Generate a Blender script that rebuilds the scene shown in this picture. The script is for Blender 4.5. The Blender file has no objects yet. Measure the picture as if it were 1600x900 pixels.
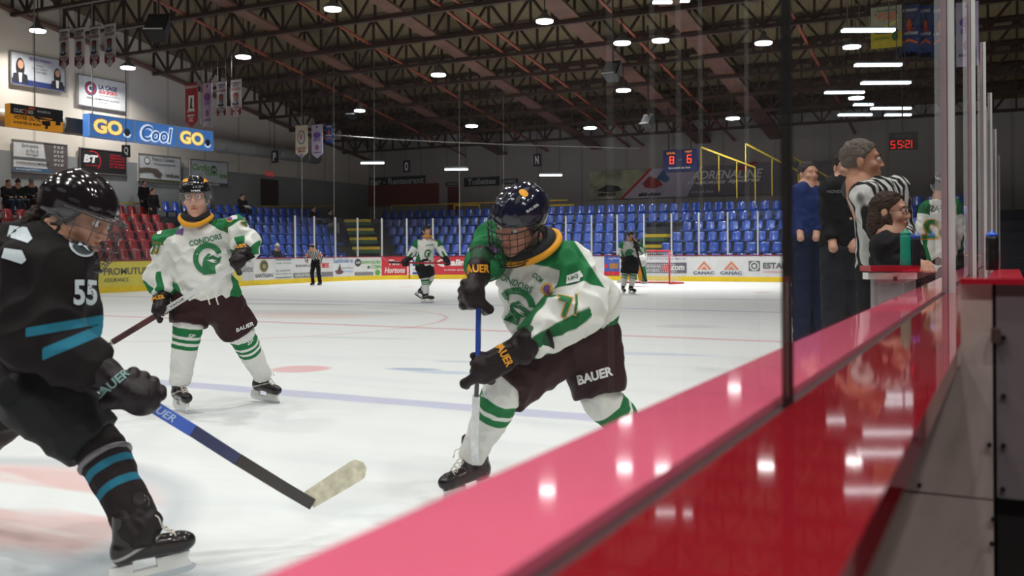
import bpy, bmesh, math, random
import numpy as np
from mathutils import Vector, Matrix, noise
from mathutils.bvhtree import BVHTree
random.seed(7)
SC = bpy.context.scene
COL = SC.collection
PI = math.pi

# ------------------------------------------------------------------ camera
CAMZ = 1.30
F = 1500.0
YAW = math.radians(27.47)
MC = Matrix.Rotation(YAW, 3, 'Z') @ Matrix.Rotation(PI/2, 3, 'X') @ Matrix.Rotation(math.radians(-0.34), 3, 'Z')
cam_d = bpy.data.cameras.new('camera')
cam = bpy.data.objects.new('camera', cam_d); COL.objects.link(cam)
cam.matrix_world = Matrix.Translation((0, 0, CAMZ)) @ MC.to_4x4()
cam_d.sensor_width = 36; cam_d.lens = F/1600*36; cam_d.shift_y = -60/1600
cam_d.clip_start = 0.05; cam_d.clip_end = 300
cam_d.dof.use_dof = True; cam_d.dof.focus_distance = 8.5; cam_d.dof.aperture_fstop = 3.6
SC.camera = cam
SC.view_settings.view_transform = 'Standard'; SC.view_settings.look = 'None'
SC.view_settings.gamma = 1; SC.view_settings.use_curve_mapping = False
SC.view_settings.exposure = -1.0
SC.cycles.max_bounces = 8; SC.cycles.diffuse_bounces = 3; SC.cycles.glossy_bounces = 3
SC.cycles.transparent_max_bounces = 12; SC.cycles.transmission_bounces = 4
SC.cycles.sample_clamp_indirect = 4.0
SC.cycles.use_denoising = True
w = bpy.data.worlds.new('world'); SC.world = w; w.use_nodes = True
w.node_tree.nodes['Background'].inputs[0].default_value = (0.5, 0.6, 0.75, 1)
w.node_tree.nodes['Background'].inputs[1].default_value = 0.012
LAMP_W = 330.0      # watts per arena lamp

def ray(px, py):
    return (MC @ Vector(((px-800)/F, (390-py)/F, -1.0)))
def at(px, py, zf):
    return Vector((0, 0, CAMZ)) + ray(px, py)*zf
def hit(px, py, axis, val):
    r = ray(px, py); o = (0, 0, CAMZ)
    t = (val-o[axis])/r[axis]
    return Vector(o)+r*t
def roof_z(Y, off=0.0):
    return 14.3-0.171*Y+off
def hit_roof(px, py, off=0.0):
    r = ray(px, py)
    t = (14.3+off-CAMZ)/(r.z+0.171*r.y)
    return Vector((0, 0, CAMZ))+r*t

# ------------------------------------------------------------------ materials
def srgb(c):
    if isinstance(c, str):
        c = tuple(int(c[i:i+2], 16) for i in (0, 2, 4))
    return tuple(((v/255)/12.92 if v/255 <= .04045 else ((v/255+.055)/1.055)**2.4) for v in c)
MATS = {}
def setin(b, **k):
    for n, v in k.items():
        n = n.replace('_', ' ')
        if n in b.inputs: b.inputs[n].default_value = v
def mat(name, col, rough=0.6, metal=0.0, var=0.08, vscale=6.0, bump=0.0, bscale=60.0, emit=0.0, coat=0.0, spec=0.5):
    if name in MATS: return MATS[name]
    m = bpy.data.materials.new(name); m.use_nodes = True; MATS[name] = m
    nt = m.node_tree; b = nt.nodes['Principled BSDF']
    c = srgb(col)
    setin(b, Roughness=rough, Metallic=metal, Coat_Weight=coat, Coat_Roughness=0.08, Specular_IOR_Level=spec)
    b.inputs['Base Color'].default_value = (*c, 1)
    if emit:
        b.inputs['Emission Color'].default_value = (*c, 1); b.inputs['Emission Strength'].default_value = emit
    tc = nt.nodes.new('ShaderNodeTexCoord')
    if var:
        n = nt.nodes.new('ShaderNodeTexNoise'); n.inputs['Scale'].default_value = vscale; n.inputs['Detail'].default_value = 4
        nt.links.new(tc.outputs['Object'], n.inputs['Vector'])
        r = nt.nodes.new('ShaderNodeMapRange'); r.inputs[1].default_value = .3; r.inputs[2].default_value = .7
        r.inputs[3].default_value = 1-var; r.inputs[4].default_value = 1+var
        nt.links.new(n.outputs[0], r.inputs[0])
        x = nt.nodes.new('ShaderNodeVectorMath'); x.operation = 'SCALE'
        x.inputs[0].default_value = c
        nt.links.new(r.outputs[0], x.inputs['Scale']); nt.links.new(x.outputs[0], b.inputs['Base Color'])
    if bump:
        n = nt.nodes.new('ShaderNodeTexNoise'); n.inputs['Scale'].default_value = bscale; n.inputs['Detail'].default_value = 3
        nt.links.new(tc.outputs['Object'], n.inputs['Vector'])
        bp = nt.nodes.new('ShaderNodeBump'); bp.inputs['Strength'].default_value = bump; bp.inputs['Distance'].default_value = .02
        nt.links.new(n.outputs[0], bp.inputs['Height']); nt.links.new(bp.outputs[0], b.inputs['Normal'])
    return m
def emitm(name, col, s):
    return mat(name, col, .5, emit=s, var=0)
def glassm(name, tint=(.97, .99, .985), ior=1.5, rough=0.0, f=1.0, haze=0.0):
    m = bpy.data.materials.new(name); m.use_nodes = True; MATS[name] = m
    nt = m.node_tree; nt.nodes.clear()
    o = nt.nodes.new('ShaderNodeOutputMaterial'); mx = nt.nodes.new('ShaderNodeMixShader')
    t = nt.nodes.new('ShaderNodeBsdfTransparent'); g = nt.nodes.new('ShaderNodeBsdfGlossy')
    fr = nt.nodes.new('ShaderNodeFresnel'); fr.inputs[0].default_value = ior
    mu = nt.nodes.new('ShaderNodeMath'); mu.operation = 'MULTIPLY'; mu.inputs[1].default_value = f
    t.inputs[0].default_value = (*tint, 1); g.inputs['Roughness'].default_value = rough
    g.inputs[0].default_value = (1, 1, 1, 1)
    ge = nt.nodes.new('ShaderNodeNewGeometry'); fb = nt.nodes.new('ShaderNodeMath'); fb.operation = 'SUBTRACT'; fb.inputs[0].default_value = 1
    nt.links.new(ge.outputs['Backfacing'], fb.inputs[1]); m3 = nt.nodes.new('ShaderNodeMath'); m3.operation = 'MULTIPLY'
    nt.links.new(fr.outputs[0], mu.inputs[0]); nt.links.new(mu.outputs[0], m3.inputs[0]); nt.links.new(fb.outputs[0], m3.inputs[1]); nt.links.new(m3.outputs[0], mx.inputs[0])
    nt.links.new(t.outputs[0], mx.inputs[1]); nt.links.new(g.outputs[0], mx.inputs[2])
    out = mx.outputs[0]
    if haze:
        d = nt.nodes.new('ShaderNodeBsdfDiffuse'); d.inputs[0].default_value = (.8, .8, .8, 1)
        n = nt.nodes.new('ShaderNodeTexNoise'); n.inputs['Scale'].default_value = 3
        tc = nt.nodes.new('ShaderNodeTexCoord'); nt.links.new(tc.outputs['Object'], n.inputs['Vector'])
        q = nt.nodes.new('ShaderNodeMath'); q.operation = 'MULTIPLY'; q.inputs[1].default_value = haze*2
        nt.links.new(n.outputs[0], q.inputs[0])
        m2 = nt.nodes.new('ShaderNodeMixShader'); nt.links.new(q.outputs[0], m2.inputs[0])
        nt.links.new(out, m2.inputs[1]); nt.links.new(d.outputs[0], m2.inputs[2]); out = m2.outputs[0]
    nt.links.new(out, o.inputs[0])
    return m

# ------------------------------------------------------------------ mesh helpers
class MB:
    def __init__(s): s.v = []; s.f = []; s.m = []; s.sm = []
    def add(s, vs, fs, mi=0, smooth=False):
        n = len(s.v); s.v += [tuple(v) for v in vs]
        for f in fs: s.f.append([i+n for i in f]); s.m.append(mi); s.sm.append(smooth)
        return s
    def box(s, c, d, R=None, mi=0):
        c = Vector(c); hx, hy, hz = d[0]/2, d[1]/2, d[2]/2
        vs = [Vector((x*hx, y*hy, z*hz)) for x in (-1, 1) for y in (-1, 1) for z in (-1, 1)]
        if R is not None: vs = [R @ v for v in vs]
        return s.add([v+c for v in vs], [(0, 1, 3, 2), (4, 6, 7, 5), (0, 4, 5, 1), (2, 3, 7, 6), (0, 2, 6, 4), (1, 5, 7, 3)], mi)
    def span(s, a, b, mi=0):
        a = Vector(a); b = Vector(b)
        return s.box((a+b)/2, [abs(b[i]-a[i]) for i in range(3)], None, mi)
    def bar(s, a, b, wd, ht=None, up=Vector((0, 0, 1)), mi=0):
        a = Vector(a); b = Vector(b); ht = wd if ht is None else ht
        t = b-a; L = t.length; t = t.normalized(); u = Vector(up)
        sd = t.cross(u)
        if sd.length < 1e-4: sd = t.cross(Vector((1, 0, 0)))
        sd.normalize(); u = sd.cross(t)
        return s.box((a+b)/2, (L, wd, ht), Matrix((t, sd, u)).transposed(), mi)
    def tube(s, pts, r, n=8, mi=0, cap=True):
        pts = [Vector(p) for p in pts]; k = len(pts)
        rr = r if hasattr(r, '__len__') else [r]*k
        rings = []; pu = None
        for i, p in enumerate(pts):
            t = (pts[min(i+1, k-1)]-pts[max(i-1, 0)]).normalized()
            u = pu if pu is not None else (Vector((0, 0, 1)) if abs(t.z) < .9 else Vector((1, 0, 0)))
            sd = t.cross(u).normalized(); u = sd.cross(t).normalized(); pu = u
            rings.append([p+(sd*math.cos(2*PI*j/n)+u*math.sin(2*PI*j/n))*rr[i] for j in range(n)])
        return s.loft(rings, mi, cap)
    def loft(s, rings, mi=0, cap=True, closed=True, smooth=True):
        n = len(rings[0]); vs = [v for r in rings for v in r]; fs = []
        for i in range(len(rings)-1):
            for j in range(n if closed else n-1):
                a = i*n+j; b = i*n+(j+1) % n
                fs.append((a, b, b+n, a+n))
        s.add(vs, fs, mi, smooth)
        if cap:
            m0 = len(s.v)-len(vs)
            s.f.append([m0+j for j in range(n)][::-1]); s.m.append(mi); s.sm.append(False)
            s.f.append([m0+(len(rings)-1)*n+j for j in range(n)]); s.m.append(mi); s.sm.append(False)
        return s
    def lathe(s, prof, o=(0, 0, 0), n=24, mi=0, cap=True):
        o = Vector(o)
        return s.loft([[o+Vector((r*math.cos(2*PI*j/n), r*math.sin(2*PI*j/n), z)) for j in range(n)] for r, z in prof], mi, cap)
    def build(s, name, m, parent=None, origin=None):
        me = bpy.data.meshes.new(name)
        vs = s.v
        if origin is not None:
            o = Vector(origin); vs = [tuple(Vector(v)-o) for v in vs]
        me.from_pydata(vs, [], s.f); me.update()
        for x in (m if isinstance(m, (list, tuple)) else [m]): me.materials.append(x)
        me.polygons.foreach_set('material_index', s.m); me.polygons.foreach_set('use_smooth', s.sm)
        ob = bpy.data.objects.new(name, me); COL.objects.link(ob)
        if origin is not None and parent is None: ob.location = origin
        if parent is not None: par(ob, parent)
        return ob
def wpos(o):
    v = Vector(o.location)
    while o.parent is not None:
        o = o.parent; v = v+Vector(o.location)
    return v
def par(ob, p):
    # geometry is written in world coordinates; parents are only translated
    ob.parent = p
    ob.location = Vector(ob.location)-wpos(p)
def tag(o, label=None, cat=None, group=None, kind=None):
    if label: o['label'] = label
    if cat: o['category'] = cat
    if group: o['group'] = group
    if kind: o['kind'] = kind
    return o
def thing(name, loc, label=None, cat=None, group=None):
    o = bpy.data.objects.new(name, None); COL.objects.link(o); o.location = loc
    o.empty_display_size = .1
    return tag(o, label, cat, group)
def struct(o): o['kind'] = 'structure'; return o
def clone(o, d, label=None, group=None):
    c = o.copy(); COL.objects.link(c); c.location = Vector(o.location)+Vector(d)
    if label: c['label'] = label
    if group: c['group'] = group
    for ch in [x for x in o.children]:
        e = ch.copy(); COL.objects.link(e); e.parent = c
        for g in ch.children:
            h = g.copy(); COL.objects.link(h); h.parent = e
    return c

_tcache = {}
def text_mesh(st, bold=0.0, shear=0.0):
    k = (st, bold, shear)
    if k in _tcache: return _tcache[k]
    cu = bpy.data.curves.new('t', 'FONT'); cu.body = st; cu.offset = bold; cu.shear = shear
    cu.resolution_u = 3
    ob = bpy.data.objects.new('t', cu)
    me = ob.to_mesh()
    n = len(me.vertices); co = np.zeros(n*3); me.vertices.foreach_get('co', co); co = co.reshape(-1, 3)
    fs = [list(p.vertices) for p in me.polygons]
    if n:
        mn = co.min(0); mx = co.max(0); co = (co-mn)
        asp = (mx[0]-mn[0])/max(mx[1]-mn[1], 1e-6); co[:, 0] /= max(mx[0]-mn[0], 1e-6); co[:, 1] /= max(mx[1]-mn[1], 1e-6)
    else: asp = 1
    ob.to_mesh_clear(); bpy.data.objects.remove(ob); bpy.data.curves.remove(cu)
    _tcache[k] = (co, fs, asp)
    return _tcache[k]
BACK = -1
class Sign:
    """a flat board: lower-left corner O, right R, up U, size W x H"""
    def __init__(s, name, O, R, U, W, H, m, label=None, cat='sign', group=None, th=0.05, frame=None, parent=None, mirror=False):
        s.O = Vector(O); s.R = Vector(R).normalized(); s.U = Vector(U).normalized(); s.N = s.R.cross(s.U)
        s.W = W; s.H = H; s.lv = 0.004; s.mir = mirror
        Rm = Matrix((s.R, s.N, s.U)).transposed()
        c = s.O+s.R*W/2+s.U*H/2
        if parent is None:
            s.root = thing(name, c-s.U*H/2, label, cat, group)
            MB().box(c-s.N*th/2, (W, th, H), Rm).build('panel', m, s.root)
        else:
            s.root = MB().box(c-s.N*th/2, (W, th, H), Rm).build(name, m, parent)
        if frame:
            b = MB(); f = min(W, H)*.03
            for x0, x1, y0, y1 in ((0, W, 0, f), (0, W, H-f, H), (0, f, 0, H), (W-f, W, 0, H)):
                b.box(s.O+s.R*(x0+x1)/2+s.U*(y0+y1)/2+s.N*.01, (x1-x0, .03, y1-y0), Rm)
            b.build('frame', frame, s.root)
    def P(s, u, v, lift):
        if s.mir: u = 1-u
        return s.O+s.R*(u*s.W)+s.U*(v*s.H)+s.N*lift
    def poly(s, uv, m, name='logo'):
        s.lv += .002
        vs = [s.P(u, v, s.lv) for u, v in uv]
        f = list(range(len(vs)))
        if s.mir: f = f[::-1]
        return MB().add(vs, [f]).build(name, m, s.root)
    def rect(s, u0, u1, v0, v1, m, name='stripe'):
        return s.poly([(u0, v0), (u1, v0), (u1, v1), (u0, v1)], m, name)
    def disc(s, u, v, r, m, name='logo', sx=1.0, sy=1.0, n=24):
        a = s.W/s.H
        return s.poly([(u+r/a*sx*math.cos(2*PI*i/n), v+r*sy*math.sin(2*PI*i/n)) for i in range(n)], m, name)
    def ring(s, u, v, r, r2, m, name='logo', a0=0, a1=360, n=28):
        s.lv += .002; a = s.W/s.H; b = MB(); vs = []; fs = []
        for i in range(n+1):
            t = math.radians(a0+(a1-a0)*i/n)
            for q in (r2, r): vs.append(s.P(u+q/a*math.cos(t), v+q*math.sin(t), s.lv))
        for i in range(n): fs.append((2*i, 2*i+1, 2*i+3, 2*i+2) if not s.mir else (2*i+2, 2*i+3, 2*i+1, 2*i))
        return b.add(vs, fs).build(name, m, s.root)
    def text(s, st, u0, u1, v0, v1, m, bold=0.0, shear=0.0, name='lettering', rise=0.0):
        s.lv += .002
        co, fs, asp = text_mesh(st, bold, shear)
        vs = [s.P(u0+(u1-u0)*c[0], v0+(v1-v0)*c[1]+rise*c[0], s.lv) for c in co]
        if s.mir: fs = [f[::-1] for f in fs]
        return MB().add(vs, fs).build(name, m, s.root)
def sign_px(plane, val, pl, pr, pt, pb, name, m, label, cat='sign', group=None, th=.05, frame=None, mirror=False, parent=None):
    ax = 0 if plane == 'X' else 1
    a = hit(pl, pt, ax, val); b = hit(pl, pb, ax, val); c = hit(pr, pt, ax, val)
    R = Vector((c.x-a.x, c.y-a.y, 0)); W = R.length
    return Sign(name, (a.x, a.y, b.z), R, (0, 0, 1), W, a.z-b.z, m, label, cat, group, th, frame, parent, mirror)

# common materials
steel = mat('painted_truss_steel', '38231c', .55, var=.25, vscale=2)
rust = mat('red_oxide_steel', '644539', .55, var=.2, vscale=2)
deck = mat('roof_deck_boards', '5b513b', .8, var=.25, vscale=1.5)
wallg = mat('pale_grey_wall_panel', 'a3a19b', .8, var=.05, vscale=.7)
wallw = mat('cream_wall_panel', 'c9c3b6', .8, var=.05, vscale=.7)
darkg = mat('dark_concrete', '3a393a', .85, var=.15, vscale=2)
blk = mat('black_rubber', '0c0c0d', .5)
white = mat('white_paint', 'e6e6e3', .5, var=.03)
postw = mat('white_aluminium_post', 'd8dad8', .35, metal=.3, var=.04)
yell = mat('safety_yellow_paint', 'd9b41c', .5, var=.1)
redp = mat('red_cap_plastic', 'b3122a', .3, var=.04, coat=.4)
# ================================================================== SETTING
XL, YE, XR = -25.5, 37.2, -0.45
WX, WY = -33.6, 46.3
def rink_path():
    pts = []
    Y = -6.0
    while Y < YE-5: pts.append((XL, Y)); Y += 1.0
    for i in range(13):
        a = math.radians(180-90*i/12); pts.append((XL+5+5*math.cos(a), YE-5+5*math.sin(a)))
    X = XL+6
    while X < XR-5: pts.append((X, YE)); X += 1.0
    for i in range(13):
        a = math.radians(90-90*i/12); pts.append((XR-5+5*math.cos(a), YE-5+5*math.sin(a)))
    return pts
PATH = [Vector((x, y)) for x, y in rink_path()]
RAT = []
for p in PATH:
    c = MC.transposed() @ Vector((p.x, p.y, 0)); RAT.append(800+F*c.x/(-c.z) if c.z < -.1 else -9e9)
def path_at(px):
    for i in range(len(PATH)-1):
        if RAT[i] <= px <= RAT[i+1] and RAT[i] > -1e8:
            t = (px-RAT[i])/max(RAT[i+1]-RAT[i], 1e-6); return i+t
    return None
def path_pt(s):
    i = min(int(s), len(PATH)-2); return PATH[i].lerp(PATH[i+1], s-i)
def sub(s0, s1, n=None):
    ks = [s0]+[k for k in range(int(math.floor(s0))+1, int(math.ceil(s1)))]+[s1]
    return [path_pt(s) for s in ks]
def offs(pts, d):
    out = []
    for i, p in enumerate(pts):
        t = (pts[min(i+1, len(pts)-1)]-pts[max(i-1, 0)]).normalized()
        out.append(p+Vector((-t.y, t.x))*d)     # +d = outside the rink
    return out
def strip(pts, z0, z1, d0, d1, mb=None):
    mb = mb or MB(); a = offs(pts, d0); b = offs(pts, d1)
    rings = [[(p.x, p.y, z0), (p.x, p.y, z1), (q.x, q.y, z1), (q.x, q.y, z0)] for p, q in zip(a, b)]
    return mb.loft([[Vector(v) for v in r] for r in rings], smooth=False)

# ---- ice with its painted lines
def ice_material():
    m = bpy.data.materials.new('scraped_white_ice'); m.use_nodes = True; nt = m.node_tree
    b = nt.nodes['Principled BSDF']; L = nt.links.new
    tc = nt.nodes.new('ShaderNodeTexCoord'); sp = nt.nodes.new('ShaderNodeSeparateXYZ'); L(tc.outputs['Object'], sp.inputs[0])
    def mth(op, a, c=None, d=None):
        n = nt.nodes.new('ShaderNodeMath'); n.operation = op
        for i, v in enumerate((a, c, d)):
            if v is None: continue
            if isinstance(v, (int, float)): n.inputs[i].default_value = v
            else: L(v, n.inputs[i])
        return n.outputs[0]
    wn = nt.nodes.new('ShaderNodeTexNoise'); wn.inputs['Scale'].default_value = 1.3; wn.inputs['Detail'].default_value = 5
    L(tc.outputs['Object'], wn.inputs['Vector'])
    wob = mth('MULTIPLY', mth('SUBTRACT', wn.outputs[0], .5), .10)
    X = mth('ADD', sp.outputs[0], wob); Y = mth('ADD', sp.outputs[1], wob)
    def soft(d, wd, s):      # 1 inside |d|<wd
        n = nt.nodes.new('ShaderNodeMapRange'); n.clamp = True
        n.inputs[1].default_value = wd+s; n.inputs[2].default_value = wd-s; n.inputs[3].default_value = 0; n.inputs[4].default_value = 1
        L(d, n.inputs[0]); return n.outputs[0]
    def line(y, wd): return soft(mth('ABSOLUTE', mth('SUBTRACT', Y, y)), wd/2, .03)
    def dist(cx, cy, sx=1, sy=1, rot=0.0):
        dx = mth('SUBTRACT', X, cx); dy = mth('SUBTRACT', Y, cy)
        if rot:
            c, s = math.cos(rot), math.sin(rot)
            dx, dy = mth('ADD', mth('MULTIPLY', dx, c), mth('MULTIPLY', dy, s)), mth('SUBTRACT', mth('MULTIPLY', dy, c), mth('MULTIPLY', dx, s))
        if sx != 1: dx = mth('DIVIDE', dx, sx)
        if sy != 1: dy = mth('DIVIDE', dy, sy)
        return mth('SQRT', mth('ADD', mth('MULTIPLY', dx, dx), mth('MULTIPLY', dy, dy)))
    def ring(cx, cy, r, wd): return soft(mth('ABSOLUTE', mth('SUBTRACT', dist(cx, cy), r)), wd/2, .03)
    cur = None
    base = nt.nodes.new('ShaderNodeRGB'); base.outputs[0].default_value = (*srgb('e2e5e5'), 1); cur = base.outputs[0]
    def over(mask, col, a):
        nonlocal cur
        n = nt.nodes.new('ShaderNodeMix'); n.data_type = 'RGBA'
        L(mth('MULTIPLY', mask, a), n.inputs[0]); L(cur, n.inputs[6]); n.inputs[7].default_value = (*srgb(col), 1); cur = n.outputs[2]
    # scuffs : broad streaks
    mp = nt.nodes.new('ShaderNodeMapping'); mp.inputs['Rotation'].default_value = (0, 0, .35); mp.inputs['Scale'].default_value = (.35, 2.2, 1)
    L(tc.outputs['Object'], mp.inputs[0])
    n1 = nt.nodes.new('ShaderNodeTexNoise'); n1.inputs['Scale'].default_value = 1.1; n1.inputs['Detail'].default_value = 7; L(mp.outputs[0], n1.inputs['Vector'])
    st = nt.nodes.new('ShaderNodeMapRange'); st.inputs[1].default_value = .52; st.inputs[2].default_value = .75; L(n1.outputs[0], st.inputs[0])
    # pieces
    P1 = hit(60, 800, 2, 0)
    dd = dist(CIR[0], CIR[1]); infill = soft(dd, CIR[2]-.12, .10)
    wv = nt.nodes.new('ShaderNodeTexNoise'); wv.inputs['Scale'].default_value = .9; wv.inputs['Detail'].default_value = 3; L(mp.outputs[0], wv.inputs['Vector'])
    wm = nt.nodes.new('ShaderNodeMapRange'); wm.inputs[1].default_value = .44; wm.inputs[2].default_value = .54; L(wv.outputs[0], wm.inputs[0])
    over(mth('MULTIPLY', infill, wm.outputs[0]), 'd98a84', .50)
    over(soft(mth('ABSOLUTE', mth('SUBTRACT', dd, CIR[2])), .10, .08), '6f8294', .35)
    over(line(6.85, .30), '4a4fb8', .34)
    over(line(19.7, .30), '4a55b0', .42)
    over(line(13.55, .26), 'c9505a', .40)
    over(line(33.4, .06), 'c9505a', .6)
    over(ring(-13.2, 13.55, 4.2, .07), 'c9505a', .45)
    over(soft(dist(-6.95, 8.3), .31, .04), 'd96a72', .50)
    over(soft(dist(-19.3, 8.3), .31, .04), 'd96a72', .5)
    for cx, cy in ((-6.5, 28.5), (-19, 28.5)):
        over(ring(cx, cy, 4.5, .06), 'c9505a', .4); over(soft(dist(cx, cy), .3, .04), 'd96a72', .5)
    # faded sponsor shapes frozen under the surface
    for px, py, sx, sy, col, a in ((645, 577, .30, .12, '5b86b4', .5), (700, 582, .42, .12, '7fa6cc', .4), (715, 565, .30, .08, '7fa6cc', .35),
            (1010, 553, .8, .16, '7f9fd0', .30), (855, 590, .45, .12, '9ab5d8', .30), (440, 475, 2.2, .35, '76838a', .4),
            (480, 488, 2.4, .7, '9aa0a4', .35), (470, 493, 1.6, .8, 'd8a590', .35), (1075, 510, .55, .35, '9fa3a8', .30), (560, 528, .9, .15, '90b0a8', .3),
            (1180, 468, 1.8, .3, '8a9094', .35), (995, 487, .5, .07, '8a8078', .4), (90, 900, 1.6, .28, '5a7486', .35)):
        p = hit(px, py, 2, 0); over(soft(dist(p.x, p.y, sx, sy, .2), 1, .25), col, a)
    over(st.outputs[0], 'c3cdd2', .35)
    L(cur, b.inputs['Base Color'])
    setin(b, Roughness=.22, Specular_IOR_Level=.28)
    n2 = nt.nodes.new('ShaderNodeTexNoise'); n2.inputs['Scale'].default_value = 14; n2.inputs['Detail'].default_value = 6; L(mp.outputs[0], n2.inputs['Vector'])
    rr = nt.nodes.new('ShaderNodeMapRange'); rr.inputs[3].default_value = .25; rr.inputs[4].default_value = .6; L(n2.outputs[0], rr.inputs[0]); L(rr.outputs[0], b.inputs['Roughness'])
    bp = nt.nodes.new('ShaderNodeBump'); bp.inputs['Strength'].default_value = .12; bp.inputs['Distance'].default_value = .01
    L(n2.outputs[0], bp.inputs['Height']); L(bp.outputs[0], b.inputs['Normal'])
    return m
# circle of the near face-off spot through three seen points
def circ3(a, b, c):
    A = np.array([[b.x-a.x, b.y-a.y], [c.x-a.x, c.y-a.y]])*2
    r = np.array([b.x**2+b.y**2-a.x**2-a.y**2, c.x**2+c.y**2-a.x**2-a.y**2])
    o = np.linalg.solve(A, r); return o[0], o[1], math.hypot(a.x-o[0], a.y-o[1])
CIR = circ3(hit(100, 722, 2, 0), hit(277, 775, 2, 0), hit(175, 868, 2, 0))
b = MB(); pts = [(p.x, p.y) for p in PATH]+[(XR, -6)]
b.add([(x, y, 0) for x, y in pts]+[(x, y, -.2) for x, y in pts], [list(range(len(pts)))[::-1]]+[(i, (i+1) % len(pts), (i+1) % len(pts)+len(pts), i+len(pts)) for i in range(len(pts))])
ICE = struct(b.build('floor', ice_material()))
b = MB(); b.span((WX-.3, -8, -.45), (14, WY+.3, -.21)); slab = struct(b.build('floor', darkg))

# ---- walls
def plank_mat(name, col, scale, dark=.82, axis=0, rough=.8):
    m = mat(name, col, rough, var=0); nt = m.node_tree; L = nt.links.new; bs = nt.nodes['Principled BSDF']
    tc = nt.nodes.new('ShaderNodeTexCoord'); sp = nt.nodes.new('ShaderNodeSeparateXYZ'); L(tc.outputs['Object'], sp.inputs[0])
    q = nt.nodes.new('ShaderNodeMath'); q.operation = 'MULTIPLY'; q.inputs[1].default_value = scale; L(sp.outputs[axis], q.inputs[0])
    fr = nt.nodes.new('ShaderNodeMath'); fr.operation = 'FRACT'; L(q.outputs[0], fr.inputs[0])
    ls = nt.nodes.new('ShaderNodeMath'); ls.operation = 'LESS_THAN'; ls.inputs[1].default_value = .06; L(fr.outputs[0], ls.inputs[0])
    n = nt.nodes.new('ShaderNodeTexNoise'); n.inputs['Scale'].default_value = .6; n.inputs['Detail'].default_value = 5; L(tc.outputs['Object'], n.inputs['Vector'])
    c = srgb(col); mx = nt.nodes.new('ShaderNodeMix'); mx.data_type = 'RGBA'
    mx.inputs[6].default_value = (*[v*1.06 for v in c], 1); mx.inputs[7].default_value = (*[v*.8 for v in c], 1); L(n.outputs[0], mx.inputs[0])
    m2 = nt.nodes.new('ShaderNodeMix'); m2.data_type = 'RGBA'; L(ls.outputs[0], m2.inputs[0]); L(mx.outputs[2], m2.inputs[6]); m2.inputs[7].default_value = (*[v*dark for v in c], 1)
    L(m2.outputs[2], bs.inputs['Base Color'])
    return m
wl = plank_mat('cream_steel_wall_sheets', 'e2d8cb', .45, .7, axis=1)
b = MB(); b.span((WX-.2, -8, -.2), (WX, WY, 14)); struct(b.build('wall_left', wl))
we = plank_mat('grey_wall_sheets', 'b0a9a6', .4, .75, axis=0)
b = MB(); b.span((WX, WY, -.2), (14, WY+.2, 8.2)); struct(b.build('wall_back', we))
b = MB(); b.span((13.8, -8, -.2), (14, WY, 15)); struct(b.build('wall_right', mat('dim_side_wall', '1e1b1a', .85)))
b = MB(); b.span((WX, -8.2, -.2), (14, -8, 16)); struct(b.build('wall_front', mat('dim_near_wall', '1e1b1a', .85)))
# lower belt of the left wall (grey, behind the stands)
b = MB(); p = hit(300, 225, 0, WX); b.span((WX, -8, 0), (WX+.06, WY, 5.15)); struct(b.build('trim_1', mat('grey_wall_belt', '8e908f', .8, vscale=.6)))
# roof
dk = plank_mat('brown_roof_decking', '6f6246', 3.2, .55, axis=0)
b = MB(); y0, y1 = -8, WY+.2
b.add([(WX-.2, y0, roof_z(y0, 1.25)), (14, y0, roof_z(y0, 1.25)), (14, y1, roof_z(y1, 1.25)), (WX-.2, y1, roof_z(y1, 1.25)),
       (WX-.2, y0, roof_z(y0, 1.4)), (14, y0, roof_z(y0, 1.4)), (14, y1, roof_z(y1, 1.4)), (WX-.2, y1, roof_z(y1, 1.4))],
      [(0, 3, 2, 1), (4, 5, 6, 7), (0, 1, 5, 4), (1, 2, 6, 5), (2, 3, 7, 6), (3, 0, 4, 7)])
struct(b.build('ceiling', dk))

# ---- roof trusses across the hall
TS = 2.25
def truss(Y, i):
    t = thing('roof_truss', (-10, Y, roof_z(Y)), 'dark brown lattice roof truss %s' % ORD[i], 'truss', 'lattice roof trusses across the hall')
    zb = roof_z(Y); zt = zb+1.1; x0, x1 = WX+.1, 13.7
    MB().span((x0, Y-.09, zb-.05), (x1, Y+.09, zb+.07)).build('bottom_chord', steel, t)
    MB().span((x0, Y-.08, zt-.06), (x1, Y+.08, zt+.06)).build('top_chord', steel, t)
    b = MB(); n = 56; dx = (x1-x0)/n
    for k in range(n+1):
        x = x0+dx*k; b.bar((x, Y, zb), (x, Y, zt), .08, .08, up=Vector((0, 1, 0)))
        if k < n:
            if k % 2: b.bar((x, Y, zb), (x+dx, Y, zt), .09, .07, up=Vector((0, 1, 0)))
            else: b.bar((x, Y, zt), (x+dx, Y, zb), .09, .07, up=Vector((0, 1, 0)))
    b.build('web', steel, t)
NT = 14
ORD = ['nearest the camera overhead' if i == 0 else ('farthest, against the back wall' if i == NT-1 else '%s from the back wall' % ['second', 'third', 'fourth', 'fifth', 'sixth', 'seventh', 'eighth', 'ninth', 'tenth', 'eleventh', 'twelfth', 'thirteenth'][NT-2-i]) for i in range(NT)]
for i in range(NT): truss(30.3+TS*(i-(NT-7)), i)

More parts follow.
